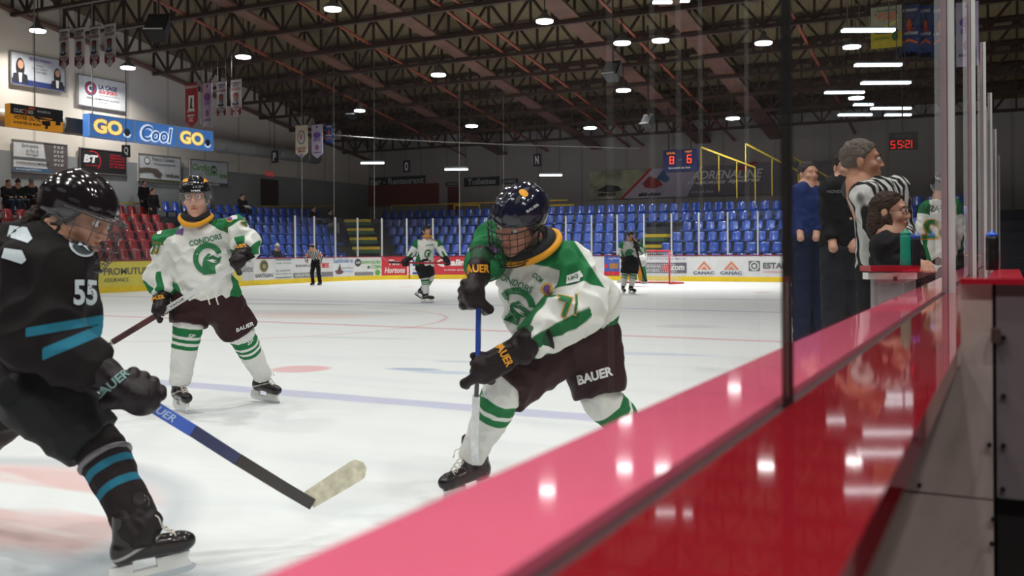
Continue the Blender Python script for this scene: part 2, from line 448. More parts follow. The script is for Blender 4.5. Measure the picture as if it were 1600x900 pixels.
# ---- long sloping members
BE = [(572, 125, .60), (760, 115, .60), (962, 95, .75), (1130, 110, .75), (330, 148, .3)]
for k, (px, py, wd) in enumerate(BE):
    p = hit_roof(px, py, .12)
    b = MB(); b.add([], [])
    ya, yb = 6, WY
    b.bar((p.x, ya, roof_z(ya, .14)), (p.x, yb, roof_z(yb, .14)), wd, .10)
    tag(b.build('roof_beam', rust), 'wide brown roof beam running down to the back wall, %s from left' % ['second', 'third', 'fourth', 'fifth', 'first'][k], 'beam', 'long sloping roof beams')
for k, (px, py) in enumerate([(435, 98), (590, 78), (880, 132), (1030, 98), (1278, 100), (700, 20)]):
    p = hit_roof(px, py, .1)
    b = MB(); b.bar((p.x, 6, roof_z(6, .14)), (p.x, WY, roof_z(WY, .14)), .10, .07)
    tag(b.build('roof_purlin', mat('bright_red_oxide_rod', '8c4a36', .5)), 'thin reddish steel strut under the roof, %s from left' % ['first', 'second', 'fourth', 'fifth', 'sixth', 'third'][k], 'purlin', 'thin reddish roof struts')

# ---- boards round the far ice
PC = {}
def bmat(c): return mat('board_sheet_'+c, c, .4, var=.06, vscale=3)
s_lo = path_at(-260) or 0.0
s_hi = path_at(1395)
yk = strip(sub(0.0, len(PATH)-1.001), 0, .19, 0, .10).build('yellow_base_strip', mat('yellow_kick_plate', 'e8c928', .4, var=.08, vscale=3))
tag(yk, 'yellow kick plate strip along the foot of the far boards', 'kick plate')
cp = strip(sub(0.0, len(PATH)-1.001), 1.00, 1.045, -.015, .14).build('red_coping', mat('dark_red_cap_rail', '7d2036', .4))
tag(cp, 'dark red cap rail along the top of the far boards', 'rail')
T = {}
tx_g = mat('grey_print', '5d6063', .6); tx_b = mat('blue_print', '27479c', .6); tx_r = mat('red_print', 'c3202f', .6); tx_k = mat('black_print', '1b1b1d', .6)
tx_w = mat('white_print', 'f0f0ee', .6, var=0); tx_gr = mat('green_print', '5a9e3c', .6); tx_o = mat('orange_print', 'e1632c', .6); tx_y = mat('yellow_print', 'f1dc3b', .5)
tx_p = mat('purple_print', '6d4b9a', .6); tx_lb = mat('light_blue_print', '6ea3d8', .6)
class BoardPanel:
    def __init__(s, p0, p1, col, label):
        s.s0, s.s1 = path_at(p0), path_at(p1); s.pts = sub(s.s0, s.s1)
        c = path_pt((s.s0+s.s1)/2)
        s.root = thing('rink_board', (c.x, c.y, 0), label, 'board', 'advertising boards around the ice')
        strip(s.pts, .19, 1.00, .004, .09).build('panel', bmat(col), s.root)
        s.lv = -.002
        d = [0]
        for i in range(len(s.pts)-1): d.append(d[-1]+(s.pts[i+1]-s.pts[i]).length)
        s.d = d; s.L = d[-1]
    def P(s, u, v):
        x = max(0, min(1, u))*s.L
        i = 0
        while i < len(s.d)-2 and s.d[i+1] < x: i += 1
        t = (x-s.d[i])/max(s.d[i+1]-s.d[i], 1e-6); p = s.pts[i].lerp(s.pts[i+1], t)
        tt = (s.pts[i+1]-s.pts[i]).normalized(); n = Vector((tt.y, -tt.x))
        p = p+n*(-s.lv)
        return Vector((p.x, p.y, .19+.81*v))
    def put(s, uv, fs, m, name):
        s.lv -= .003
        return MB().add([s.P(*q) for q in uv], fs).build(name, m, s.root)
    def rect(s, u0, u1, v0, v1, m, name='stripe'):
        n = max(1, int((u1-u0)*s.L/.8)); uv = []; fs = []
        for i in range(n+1):
            u = u0+(u1-u0)*i/n; uv += [(u, v0), (u, v1)]
        for i in range(n): fs.append((2*i, 2*i+2, 2*i+3, 2*i+1))
        return s.put(uv, fs, m, name)
    def poly(s, uv, m, name='logo'): return s.put(uv, [list(range(len(uv)))], m, name)
    def disc(s, u, v, r, m, name='logo', n=20):
        return s.poly([(u+r*.81/s.L*math.cos(2*PI*i/n), v+r*math.sin(2*PI*i/n)) for i in range(n)], m, name)
    def ring(s, u, v, r, r2, m, name='logo', n=24):
        uv = []; fs = []
        for i in range(n):
            for q in (r2, r): uv.append((u+q*.81/s.L*math.cos(2*PI*i/n), v+q*math.sin(2*PI*i/n)))
        for i in range(n): fs.append((2*i, 2*i+1, (2*i+3) % (2*n), (2*i+2) % (2*n)))
        return s.put(uv, fs, m, name)
    def text(s, st, u0, u1, v0, v1, m, bold=0.0, shear=0.0, name='lettering'):
        co, fs, asp = text_mesh(st, bold, shear)
        return s.put([(u0+(u1-u0)*c[0], v0+(v1-v0)*c[1]) for c in co], fs, m, name)
B = BoardPanel(-250, 30, 'd8cf6a', 'pale yellow blank board panel at the left edge')
B = BoardPanel(30, 378, 'd9cc55', 'long yellow board panel with grey insurance lettering')
u = lambda px, a, c: (path_at(px)-path_at(a))/(path_at(c)-path_at(a))
ub = u(162, 30, 378); uc = u(237, 30, 378)
B.text('PROMUTUEL', ub, uc, .46, .74, tx_g, .02); B.text('ASSURANCE', ub, ub+(uc-ub)*.5, .18, .34, tx_g)
B = BoardPanel(378, 397, 'c9cbcc', 'narrow grey white board panel beside the long yellow one')
B.text('alex', .05, .9, .40, .72, tx_g)
B = BoardPanel(397, 427, 'dcdedd', 'white board panel with a round dark green crest')
B.disc(.5, .66, .26, mat('crest_green', '4c5446', .6)); B.ring(.5, .66, .30, .24, mat('crest_gold', '9a8f5c', .6)); B.disc(.5, .64, .13, mat('crest_gold', '9a8f5c', .6)); B.text('SARTIGAN', .04, .96, .12, .30, tx_g, .02)
B = BoardPanel(427, 458, 'd5d9da', 'white board panel with small grey address lines')
B.rect(.1, .9, .92, .96, tx_g); B.text('Saint-Ben   Saint-Georges', .12, .9, .72, .82, tx_g); B.text('TEL. 418-459-4774', .12, .85, .36, .46, tx_g); B.text('www.sartigan.com', .12, .9, .2, .3, tx_g); B.rect(.1, .9, .06, .1, tx_g)
B = BoardPanel(458, 520, 'd4d6d8', 'pale board panel with a grey lower band behind the linesman')
B.text('BONXPLUS', .06, .45, .56, .68, tx_g, .02); B.rect(0, 1, .03, .27, mat('mid_grey_band', '77797d', .6)); B.text('LOCATION D OUTILS', .05, .85, .09, .22, tx_w, .02)
B.text('E', .72, .9, .5, .72, tx_r, .03)
B = BoardPanel(520, 553, 'd9dde0', 'white board panel with blue lettering and a brown splash')
B.text('Sablinière', .02, .95, .72, .96, mat('steel_blue_print', '5f7fb5', .6), .01); B.poly([(.1, .3), (.25, .35), (.35, .68), (.42, .35), (.55, .25), (.4, .12), (.2, .14)], mat('brown_splash', '6b4b48', .6)); B.text('Roland Maheux', .45, .97, .40, .5, tx_g); B.text('418-228-6666', .45, .95, .22, .32, tx_lb)
B = BoardPanel(553, 596, 'dfe1df', 'white board panel with green lettering and a dark disc')
B.disc(.15, .72, .21, mat('charcoal_print', '3f4145', .6)); B.text('AUX', .07, .24, .66, .78, tx_w, .02); B.text('BARNQUES', .28, .97, .62, .82, tx_gr, .02); B.text('COIN', .62, .97, .38, .58, tx_gr, .02); B.disc(.54, .46, .08, tx_g); B.rect(.02, .7, .03, .2, mat('mid_grey_band', '77797d', .6)); B.disc(.86, .17, .15, tx_gr)
B = BoardPanel(596, 636, 'c8303c', 'short red board panel with white slanted script')
B.text('Tim', .28, .70, .56, .86, tx_w, .02, .25); B.text('Hortons', .12, .92, .12, .44, tx_w, .02, .25)
B = BoardPanel(636, 664, 'e6e7e8', 'white board panel with a blue letter behind the far skater')
B.rect(.08, .16, -.2, 1.0, tx_r, 'goal_line_mark'); B.text('L', .3, .6, .5, .86, tx_b, .04); B.rect(.3, .95, .04, .16, tx_b); B.text('Info', .35, .7, .26, .36, tx_b)
B = BoardPanel(664, 800, 'c33440', 'long red board panel right of the far skater')
ua = u(681, 664, 800); uq = u(733, 664, 800)
B.text('Qualinet', ua, uq, .44, .86, tx_w, .04, .15); B.text('Le leader après sinistre', ua+.08, uq, .20, .32, tx_w, .01)
B = BoardPanel(800, 944, 'dcdcdc', 'blank pale board panel between the long red and the blue panels')
B = BoardPanel(944, 968, '3d57a8', 'blue board panel with orange badge left of the goal')
B.text('Serge Morin', .3, .95, .82, .94, tx_w); B.rect(.35, .9, .36, .64, mat('brown_badge', 'a56e3a', .6)); B.disc(.14, .5, .10, tx_r); B.rect(0, 1, .02, .22, tx_r)
B = BoardPanel(968, 1076, 'd6d7dc', 'pale board panel with a dark web address behind the goal')
B.text('Achetez vos OU LOUEZ dans en ligne sur', .20, .96, .80, .93, tx_p); B.rect(.28, .97, .16, .68, mat('slate_print', '5c5a66', .6)); B.text('machinerie', .32, .60, .44, .58, tx_w); B.disc(.68, .42, .19, tx_r); B.text('.com', .74, .94, .30, .52, tx_w, .02); B.text('SPORTS', .4, .58, .24, .36, tx_w)
def canac(B, u0):
    B.poly([(u0-.13, .34), (u0, .76), (u0+.13, .34), (u0+.085, .34), (u0, .62), (u0-.085, .34)], mat('canac_orange', 'd07a52', .6)); B.poly([(u0-.06, .34), (u0, .5), (u0+.06, .34)], mat('canac_orange', 'd07a52', .6))
    B.text('CANAC', u0-.19, u0+.18, .10, .26, mat('navy_grey_print', '4b5772', .6), .03)
B = BoardPanel(1076, 1167, 'dfe0e3', 'white board panel with two orange triangles')
canac(B, .27); canac(B, .74)
B = BoardPanel(1167, 1262, 'dcdde0', 'white board panel with a square ring logo and grey capitals')
B.poly([(.03, .28), (.22, .28), (.22, .76), (.03, .76)], tx_g); B.disc(.125, .52, .22, bmat('dcdde0')); B.disc(.125, .52, .16, tx_g); B.disc(.125, .52, .08, bmat('dcdde0')); B.text('ESTAMPRO', .27, .97, .40, .68, tx_g, .03); B.text('COMPOSANTES DE STRUCTURE', .27, .97, .20, .28, tx_r)
B = BoardPanel(1262, 1356, 'd2d8dd', 'pale blue grey board panel with three large dark capitals')
B.text('MNP', .10, .80, .14, .86, mat('dark_teal_print', '2d4650', .6), .05, .25)
B = BoardPanel(1356, 1395, '6a4aa6', 'purple board panel at the right end of the far boards')
B.text('L', .1, .3, .4, .8, tx_w, .03)

# ---- far glass: posts and panes
gl_far = glassm('far_rink_glass', (.96, .98, .98), f=.6, haze=.012)
posts = [100, 168, 232, 295, 352, 402, 460, 490, 523, 558, 596, 635, 676, 718, 760, 801, 842, 884, 924, 964, 1006, 1049, 1092, 1137, 1184, 1231, 1278, 1323]
def pname(k): return ['left', 'right'][k]
for i, px in enumerate(posts):
    p = path_pt(path_at(px)); top = 2.72
    if px < 440: continue
    o = tag(MB().box((p.x, p.y+.04, (1.0+top)/2), (.05, .06, top-1.0)).build('rink_glass_support', postw, None, None), 'white aluminium glass post on the far boards', 'post', 'white posts of the far glass')
    lab = {460: 'above the PROMUTUEL side, first of the row', 1323: 'at the right end, above MNP'}
    o['label'] = 'slim white glass post, number %s in the far row from left' % ['one', 'two', 'three', 'four', 'five', 'six', 'seven', 'eight', 'nine', 'ten', 'eleven', 'twelve', 'thirteen', 'fourteen', 'fifteen', 'sixteen', 'seventeen', 'eighteen', 'nineteen', 'twenty', 'twenty-one', 'twenty-two'][i-6]
for i in range(len(posts)-1):
    a = path_at(posts[i]); c = path_at(posts[i+1])
    pp = sub(a, c)
    z1 = 2.68 if posts[i] >= 440 else 2.45
    o = strip(pp, 1.045, z1, .03, .042).build('rink_glass_sheet', gl_far)
    tag(o, 'clear pane of the far rink glass', 'glass', 'panes of the far rink glass')

# ---- goal
g = hit(1046, 420, 1, 33.6); gy = g.y; gx = g.x
goal = thing('hockey_goal', (gx-.9, gy, 0), 'red framed hockey goal with white netting at the far end', 'goal')
rg = mat('goal_red_pipe', 'c31f33', .4)
MB().tube([(gx-1.83, gy, 0), (gx-1.83, gy, 1.20)], .035).tube([(gx, gy, 0), (gx, gy, 1.20)], .035).build('post', rg, goal)
MB().tube([(gx-1.86, gy, 1.22), (gx+.03, gy, 1.22)], .035).build('crossbar', rg, goal)
MB().tube([(gx, gy, .03)]+[(gx+.0+.28*math.sin(a), gy+1.1*(a/(PI/2)), .03) for a in (.3, .6, .9, 1.2)]+[(gx-.4, gy+1.12, .03), (gx-1.4, gy+1.12, .03), (gx-1.83-.2, gy+.7, .03), (gx-1.83, gy, .03)], .03).build('base_frame', rg, goal)
nb = MB(); netm = mat('white_goal_net', 'dcdcdc', .7)
def gp(uu, vv):  # net surface
    x = gx-1.83*uu; back = .35+.75*(1-vv)
    return Vector((x, gy+back, 1.2*vv+.02))
for k in range(23):
    uu = k/22; nb.tube([gp(uu, vv/6) for vv in range(7)]+[(gx-1.83*uu, gy, 1.22)], .006, 4)
for k in range(15):
    vv = k/14; nb.tube([(gx+.02, gy, 1.2*vv)]+[gp(j/4, vv) for j in range(5)]+[(gx-1.85, gy, 1.2*vv)], .006, 4)
nb.build('net', netm, goal)

# ---- stands -------------------------------------------------------
def seat_mesh(col, name):
    b = MB(); wd = .21
    # back shell: curved, rounded top
    rings = []
    for k, (z, y, s) in enumerate([(.30, .0, .92), (.40, .03, 1), (.55, .06, 1), (.70, .09, .98), (.78, .10, .86), (.80, .11, .6)]):
        rings.append([Vector((wd*s*u_, y-.045*(1-abs(u_)**2)+.03, z)) for u_ in (-1, -.7, -.35, 0, .35, .7, 1)]+[Vector((wd*s*u_, y+.05, z)) for u_ in (1, 0, -1)])
    b.loft(rings)
    rings = []
    for k, (y, z, s) in enumerate([(.05, .33, .9), (-.10, .30, 1), (-.28, .31, 1), (-.36, .34, .92), (-.38, .32, .85)]):
        rings.append([Vector((wd*s*u_, y, z+.03*abs(u_)**2)) for u_ in (-1, -.5, 0, .5, 1)]+[Vector((wd*s*u_, y, z-.04)) for u_ in (1, 0, -1)])
    b.loft(rings)
    b.box((0, .02, .15), (.06, .06, .32)); b.box((0, -.02, .02), (.2, .25, .03)); b.v = [(x*.95, y, z*.84) for x, y, z in b.v]
    return b.build(name, mat(name+'_plastic', col, .22, var=.10, vscale=1.5, coat=.6))
rows_w = ['first', 'second', 'third', 'fourth', 'fifth', 'sixth', 'seventh']
DEP = .82
def srow(i): return (.48+.36*i)      # floor height of a tier
sx0 = WX; nrow = 7
cc = mat('stand_concrete', '2b2c33', .8)
# side stand (left) tiers and end stand tiers
EY0 = YE+1.4
def z_red(i): return .38+.36*i
def z_blue(i): return .42+.47*i
# side tiers
CUT = 33.0
b = MB()
for i in range(7):
    xa = -27.1-DEP*i; b.span((WX, -6, 0), (xa, 29.0, z_red(i)))
struct(b.build('floor', cc)); bpy.context.view_layer.objects.active = None
b = MB()
for i in range(6):
    xa = -27.1-DEP*i*1.1; b.span((WX, 29.0, 0), (xa, WY-1, z_blue(i)))
struct(b.build('floor', cc))
b = MB()
for i in range(6):
    ya = EY0+DEP*1.1*i; b.span((-31.0, ya, 0), (2, WY, z_blue(i)))
struct(b.build('floor', cc))
redseat = seat_mesh('9c1a20', 'red_stadium_seat'); blueseat = seat_mesh('2a50ac', 'blue_stadium_seat')
RZ = Matrix.Rotation(PI/2, 4, 'Z')
def put_seat(src, first, x, y, z, rz, label, group, cat='seat'):
    o = src if first else src.copy()
    if not first: COL.objects.link(o)
    o.location = (x, y, z); o.rotation_euler = (0, 0, rz)
    return tag(o, label, cat, group)
n = 0
for i in range(7):
    y = 8.0
    while y < 28.9:
        if not (17.4 < y < 18.7 and i < 5):
            put_seat(redseat, n == 0, -27.1-DEP*i-.35, y, z_red(i), PI/2, 'red plastic stadium seat in the %s row up from the side boards' % rows_w[i], 'red seats, %s row up' % rows_w[i]); n += 1
        y += .56
cand = []
for i in range(6):
    y = 29.6
    lim = 36.2+DEP*1.1*i*.8
    while y < lim:
        cand.append((-27.1-DEP*1.1*i-.35, y, z_blue(i), PI/2, i, 'side')); y += .53
for i in range(6):
    x = -26.2-DEP*1.1*i*.95
    while x < -1.5:
        skip = (-14.6 < x < -13.4 and i < 4)
        if not skip: cand.append((x, EY0+DEP*1.1*i+.35, z_blue(i), 0, i, 'end'))
        x += .53
cand.sort(key=lambda c: (c[0]**2+c[1]**2) if c[5] == 'end' else 0)
for k, (x, y, z, rz, i, sd) in enumerate(cand[:300]):
    wh = 'behind the side boards' if sd == 'side' else 'behind the end boards'
    put_seat(blueseat, k == 0, x, y, z, rz, 'blue plastic stadium seat %s, %s row up from the ice' % (wh, rows_w[i]), 'blue seats %s, %s row' % (wh, rows_w[i]))
if len(cand) > 300:
    me0 = blueseat.data; nv = len(me0.vertices); co = np.zeros(nv*3); me0.vertices.foreach_get('co', co); co = co.reshape(-1, 3)
    b = MB(); fl = [list(p.vertices) for p in me0.polygons]
    for (x, y, z, rz, i, sd) in cand[300:]:
        c, s = math.cos(rz), math.sin(rz)
        b.add([(x+v[0]*c-v[1]*s, y+v[0]*s+v[1]*c, z+v[2]) for v in co], fl, 0, True)
    o = b.build('blue_stadium_seat', blueseat.data.materials[0]); tag(o, 'remaining far blue plastic seats at the back of the end stand', 'seats', None, 'stuff')
# yellow aisle stairs
def stairs(x, y, dx, dy, w_, zf_, n_, lab):
    t = thing('aisle_stairs', (x, y, 0), lab, 'stairs', 'yellow edged aisle stairs')
    for i in range(n_):
        cx, cy = x+dx*DEP*1.05*i, y+dy*DEP*1.05*i; z = zf_(i)
        sz = (.5, w_, .14) if abs(dx) > abs(dy) else (w_, .5, .14)
        MB().box((cx-dx*.3, cy-dy*.3, z+.05), sz).build('tread', yell, t)
        MB().box((cx-dx*.62, cy-dy*.62, z-.12), sz).build('tread', mat('green_tread', '2c5a3c', .6), t)
stairs(-27.1, 18.05, -1, 0, 1.1, z_red, 5, 'yellow edged aisle stairs between the red seats at left')
stairs(-26.7, 37.0, -.75, .75, 1.3, z_blue, 6, 'yellow edged aisle stairs in the corner left of the short red board')
stairs(-14.0, EY0, 0, 1, 1.1, z_blue, 4, 'yellow edged aisle stairs behind the far goal')
# rails behind the top rows
b = MB(); b.bar((-32.9, 6, 3.35), (-32.9, 33, 3.35), .05).bar((-32.95, 33, 3.35), (-32.95, 42, 3.75), .05)
for k in range(12): b.bar((-32.9, 6+2.6*k, 2.6), (-32.9, 6+2.6*k, 3.35), .04)
tag(b.build('crowd_barrier', yell), 'yellow safety rail behind the top row of the side stand', 'rail')
zt = 3.78; b = MB(); b.bar((-30.5, EY0+5.6, zt), (-19.8, EY0+5.6, zt), .05).bar((-30.5, EY0+5.6, zt), (-30.5, EY0+5.6, 2.6), .05)
tag(b.build('crowd_barrier', yell), 'long yellow safety rail along the top row of the end stand', 'rail')
for k, (a, c) in enumerate(((710, 749), (860, 896))):
    p = hit(a, 321, 1, EY0+5.5); q = hit(c, 334, 1, EY0+5.5)
    b = MB(); b.bar((p.x, p.y, p.z), (q.x, p.y, p.z), .07).bar((p.x, p.y, q.z), (q.x, p.y, q.z), .07).bar((p.x, p.y, p.z), (p.x, p.y, q.z-.5), .07).bar((q.x, p.y, p.z), (q.x, p.y, q.z-.5), .07)
    tag(b.build('guard_frame', yell), ['rectangular yellow guard frame left of the stooping skater', 'rectangular yellow guard frame right of the navy helmet'][k], 'guard')
# yellow stair rails at the right
for k, (a, c) in enumerate((((1095, 230), (1180, 262)), ((1165, 225), (1290, 290)), ((1225, 238), (1300, 280)))):
    p = at(a[0], a[1], 41); q = at(c[0], c[1], 41); b = MB(); b.bar(p, q, .07, .07)
    for f_ in (0, .33, .66, 1): 
        m_ = p.lerp(q, f_); b.bar(m_, m_-Vector((0, 0, 1.6)), .04, .04)
    tag(b.build('crowd_barrier', mat('dull_yellow_rail', '9c8726', .6)), ['yellow handrail slanting below the scoreboard', 'yellow handrail slanting down past the wide wall banner', 'yellow handrail nearest the official at the right'][k], 'handrail')
# doors and end-wall openings
dr = mat('dull_red_door', '6a2322', .6); drk = mat('dark_door', '3b2422', .6)
def door_px(plane, val, pl, pr, pt, pb, n, m, label=None):
    ax = 0 if plane == 'X' else 1
    a = hit(pl, pt, ax, val); bb = hit(pl, pb, ax, val); c = hit(pr, pt, ax, val)
    b = MB(); d = Vector((.05, 0, 0)) if plane == 'X' else Vector((0, -.05, 0))
    b.span(Vector((a.x, a.y, bb.z)), Vector((c.x, c.y, a.z))+d)
    o = struct(b.build('door_%d' % n, m))
    return o
door_px('X', WX+.07, 407, 434, 279, 320, 1, drk); door_px('Y', WY-.02, 511, 531, 292, 332, 2, dr)
door_px('Y', WY-.02, 545, 686, 292, 324, 3, mat('red_rolling_shutter', '782b2b', .6)); door_px('Y', WY-.02, 700, 718, 292, 336, 4, dr)
# ================================================================== SIGNS, BANNERS, LAMPS
sgb = mat('dark_slate_sign', '2c3438', .6); sgt = mat('pale_grey_letters', 'b9bcbc', .6)
s = sign_px('Y', WY-.05, 577, 664, 278, 292, 'wall_sign', sgb, 'dark wall sign reading Bar - Restaurant on the back wall'); s.text('Bar - Restaurant', .02, .98, .15, .85, sgt, .03)
s = sign_px('Y', WY-.05, 725, 780, 278, 292, 'wall_sign', sgb, 'dark wall sign reading Toilettes on the back wall'); s.text('Toilettes', .1, .9, .18, .85, sgt, .03)
s = sign_px('Y', WY-.05, 696, 719, 285, 291, 'wall_sign', sgb, 'small dark wall sign reading FEMMES left of Toilettes'); s.text('FEMMES', .1, .9, .2, .8, sgt, .02)
s = sign_px('Y', WY-.05, 784, 809, 280, 288, 'wall_sign', sgb, 'small dark wall sign reading HOMMES right of Toilettes'); s.text('HOMMES', .1, .9, .2, .8, sgt, .02)
s = sign_px('X', WX+.1, 417, 428, 268, 275, 'exit_sign', mat('exit_red', 'c0392b', .5, emit=.6), 'small lit red exit sign above the door under letter P'); s.text('SORTIE', .1, .9, .25, .75, tx_w, .02)
# section letters
for ch, px, py, dpt, lb in (('Q', 197, 236, 36, 'behind the boards at the left wall'), ('P', 429, 245, 46, 'at the end of the left wall'), ('O', 635, 260, 50, 'above the bar sign'), ('N', 839, 250, 48, 'above the stooping skater')):
    c = at(px, py, dpt); R = Vector((0, 1, 0)) if ch == 'Q' else Vector((1, 0, 0))
    if ch == 'Q': R = Vector((.6, .8, 0))
    R.normalize(); k = dpt/1500
    Wd, Hd = 12*k*1.05, 19*k
    s = Sign('section_sign', c-R*Wd/2-Vector((0, 0, Hd/2)), R, (0, 0, 1), Wd, Hd, mat('navy_sign_board', '20242f', .6), 'hanging navy section sign with white letter %s %s' % (ch, lb), 'sign', 'hanging section letter signs')
    s.text(ch, .25, .75, .15, .85, tx_w, .04)
    b = MB(); t_ = c+Vector((0, 0, Hd/2)); b.bar(t_, (t_.x, t_.y, roof_z(t_.y, 1.24)), .02); b.build('hanger', steel, s.root)
frame = mat('sign_frame_grey', '77746f', .5)
hairm = mat('printed_dark_hair', '241a18', .8); skinp = mat('printed_skin', 'c58f74', .7); suit = mat('printed_dark_suit', '23222c', .7)
XW = WX+.12
s = sign_px('X', XW, 16, 102, 78, 131, 'advert_board', mat('advert_pale_grey', 'b9bcc2', .6), 'estate agency wall advert with two dark haired women in suits', frame=frame)
s.rect(.02, .98, .03, .20, mat('advert_navy', '2a3a74', .6))
for u0, v0, sc in ((.17, .6, 1), (.84, .52, .85)):
    s.disc(u0, v0-.06, .17*sc, hairm, 'portrait', sx=.85, sy=1.7); s.poly([(u0-.15*sc, .08), (u0-.12*sc, v0-.26*sc), (u0, v0-.2*sc), (u0+.12*sc, v0-.26*sc), (u0+.15*sc, .08)], suit, 'portrait'); s.disc(u0+.006, v0+.03, .095*sc, skinp, 'portrait', sy=1.4); s.poly([(u0-.02, .1), (u0-.03, v0-.22*sc), (u0+.03, v0-.22*sc), (u0+.02, .1)], tx_w, 'portrait')
s.text('RE/MAX Avantages', .33, .72, .78, .90, tx_p, .02); s.text('Equipe', .45, .58, .64, .71, tx_g, .01); s.text('Huguette Doublier et', .38, .66, .54, .61, tx_g, .01); s.text('Chantale Veilleux', .4, .64, .46, .53, tx_g, .01)
s = sign_px('X', XW, 121, 197, 115, 164, 'advert_board', mat('advert_white', 'd3d3d2', .6), 'white wall advert with a round navy and red C crest', frame=frame)
s.disc(.26, .60, .23, mat('crest_navy', '2a3566', .6)); s.ring(.26, .60, .19, .15, tx_r); s.ring(.26, .60, .12, .07, tx_w, a0=50, a1=310); s.text('LA CAGE', .42, .80, .62, .77, mat('crest_navy', '2a3566', .6), .04); s.text('AUX SPORTS', .42, .80, .48, .60, tx_r, .03); s.text('SAINT-GEORGES DE BEAUCE', .42, .86, .40, .44, tx_g); s.text('RÉSERVEZ DÈS MAINTENANT: 418-227-1031', .18, .84, .26, .34, tx_g, .01); s.text('RE. RF. VIP', .42, .58, .16, .22, tx_g)
s = sign_px('X', XW, 19, 105, 217, 268, 'advert_board', mat('advert_white', 'd3d3d2', .6), 'wall advert with a list of storage sizes on a brown side', frame=frame)
s.poly([(.64, 0), (1, 0), (1, 1), (.55, 1)], mat('advert_brown_grey', '5f5555', .6)); s.rect(0, .68, .16, .02, mat('advert_blue', '3a5f80', .6)); s.rect(0, .66, .40, .48, tx_g)
s.text('Entrepôts', .17, .46, .76, .90, tx_g, .01); s.text('du Parc &', .24, .46, .64, .74, tx_g, .01); s.text('Sartigan', .24, .46, .52, .62, tx_g, .01); s.text("LOCATION D'ESPACES TEMPORAIRES", .06, .64, .26, .34, tx_k, .02); s.text('EntreposageXPRESS.ca', .07, .5, .06, .13, tx_w)
for k, q in enumerate(("5' X 5'", "5' X 10'", "10' X 10'", "10' X 15'", "10' X 20'")): s.text(q, .74, .92, .84-.14*k, .92-.14*k, tx_w, .01)
s = sign_px('X', XW, 124, 198, 230, 269, 'advert_board', mat('advert_black', '1d1819', .6), 'black wall advert with a red arc and red lettering', frame=frame)
s.text('BT', .08, .38, .42, .74, tx_w, .06, .15); s.ring(.26, .50, .42, .37, tx_r, a0=-50, a1=110); s.text('MACHINERIE', .12, .4, .28, .34, tx_r, .02)
for k, q in enumerate(('CENTRE DE', 'SERVICE', "D'ÉQUIPEMENT", 'DE SOUDURE', 'ET DE GAZ')): s.text(q, .62, .95, .76-.12*k, .84-.12*k, tx_r, .02)
s = sign_px('X', XW, 216, 282, 239, 283, 'advert_board', mat('advert_white', 'd3d3d2', .6), 'white wall advert with a brown wood shaving', frame=frame)
s.rect(.02, .98, .03, .12, mat('moss_band', '4c5230', .6)); s.disc(.2, .76, .14, tx_g); s.disc(.2, .76, .10, tx_w); s.text('Francis Cloutier', .32, .86, .78, .92, tx_g, .01); s.text('Charpenterie', .34, .86, .60, .72, tx_g, .01); s.text('418.483.6646', .62, .96, .22, .34, tx_k, .02)
s.poly([(.02, .48), (.2, .52), (.42, .50), (.55, .32), (.5, .16), (.4, .2), (.3, .36), (.12, .34), (.02, .3)], mat('shaving_brown', '6a5a50', .6))
s = sign_px('X', XW, 297, 356, 248, 288, 'advert_board', mat('advert_pale', 'c9cccf', .6), 'pale wall advert with green script and a domed logo', frame=frame)
s.text('Cardio', .05, .50, .58, .84, tx_gr, .02, .3); s.text('Gym', .38, .70, .36, .60, tx_gr, .02, .3); s.disc(.61, .66, .17, mat('dark_green_dome', '2f7a3a', .6)); s.text('24', .55, .67, .60, .72, tx_w, .02); s.text('GYM', .76, .96, .34, .50, tx_gr, .05); s.rect(0, 1, 0, .14, mat('advert_brown_grey', '5f5555', .6)); s.text('228-2500', .4, .75, .03, .11, tx_w, .01)
# hanging light boxes
XH = WX+2.2
s = sign_px('X', XH, 16, 98, 161, 197, 'hanging_advert', mat('advert_orange', 'e79a22', .5, emit=.6), 'orange and black hanging advert left of the lit blue sign', th=.3)
s.rect(0, 1, .55, 1, mat('advert_dark', '2a2830', .6)); s.poly([(.42, .55), (.5, .55), (.75, .5), (1, .62), (1, .45), (.5, .45)], mat('advert_dark', '2a2830', .6))
s.text('CLIC', .06, .24, .64, .80, tx_w, .04); s.text('2', .25, .31, .60, .84, tx_o, .05); s.text('GO', .32, .42, .64, .80, tx_w, .04); s.poly([(.32, .84), (.46, .86), (.44, .95), (.34, .93)], tx_o); s.text('BAULKER.CA', .5, .75, .76, .86, tx_w, .02)
s.text('VOTRE OUTIL', .05, .56, .34, .52, tx_k, .03); s.text('À PORTÉE DE MAIN!', .05, .56, .14, .28, tx_k, .03); s.poly([(.58, .40), (.74, .44), (.75, .22), (.70, .2), (.69, .06), (.64, .06), (.65, .2), (.58, .24)], tx_k, 'picture'); s.poly([(.78, .66), (.92, .74), (.95, .3), (.84, .28), (.86, .5), (.78, .5)], tx_k, 'picture')
s = sign_px('X', XH, 139, 333, 177, 213, 'lit_sign', mat('lit_blue_face', '4a83cf', .5, emit=.8), 'lit blue hanging sign reading GO Cool GO in yellow and white', th=.35, frame=mat('sign_frame_white', 'c9d2da', .5))
yl = mat('lit_yellow', 'fff08a', .5, emit=1.5, var=0); rl = mat('lit_orange_edge', 'e06a3a', .5, emit=.7); wl_ = mat('lit_white', 'f4fbff', .5, emit=1.2, var=0); bl_ = mat('lit_mid_blue', '3f7fd6', .5, emit=.5)
for a_ in (.33, .665): s.rect(a_, a_+.008, .03, .97, mat('sign_frame_white', 'c9d2da', .5), 'divider')
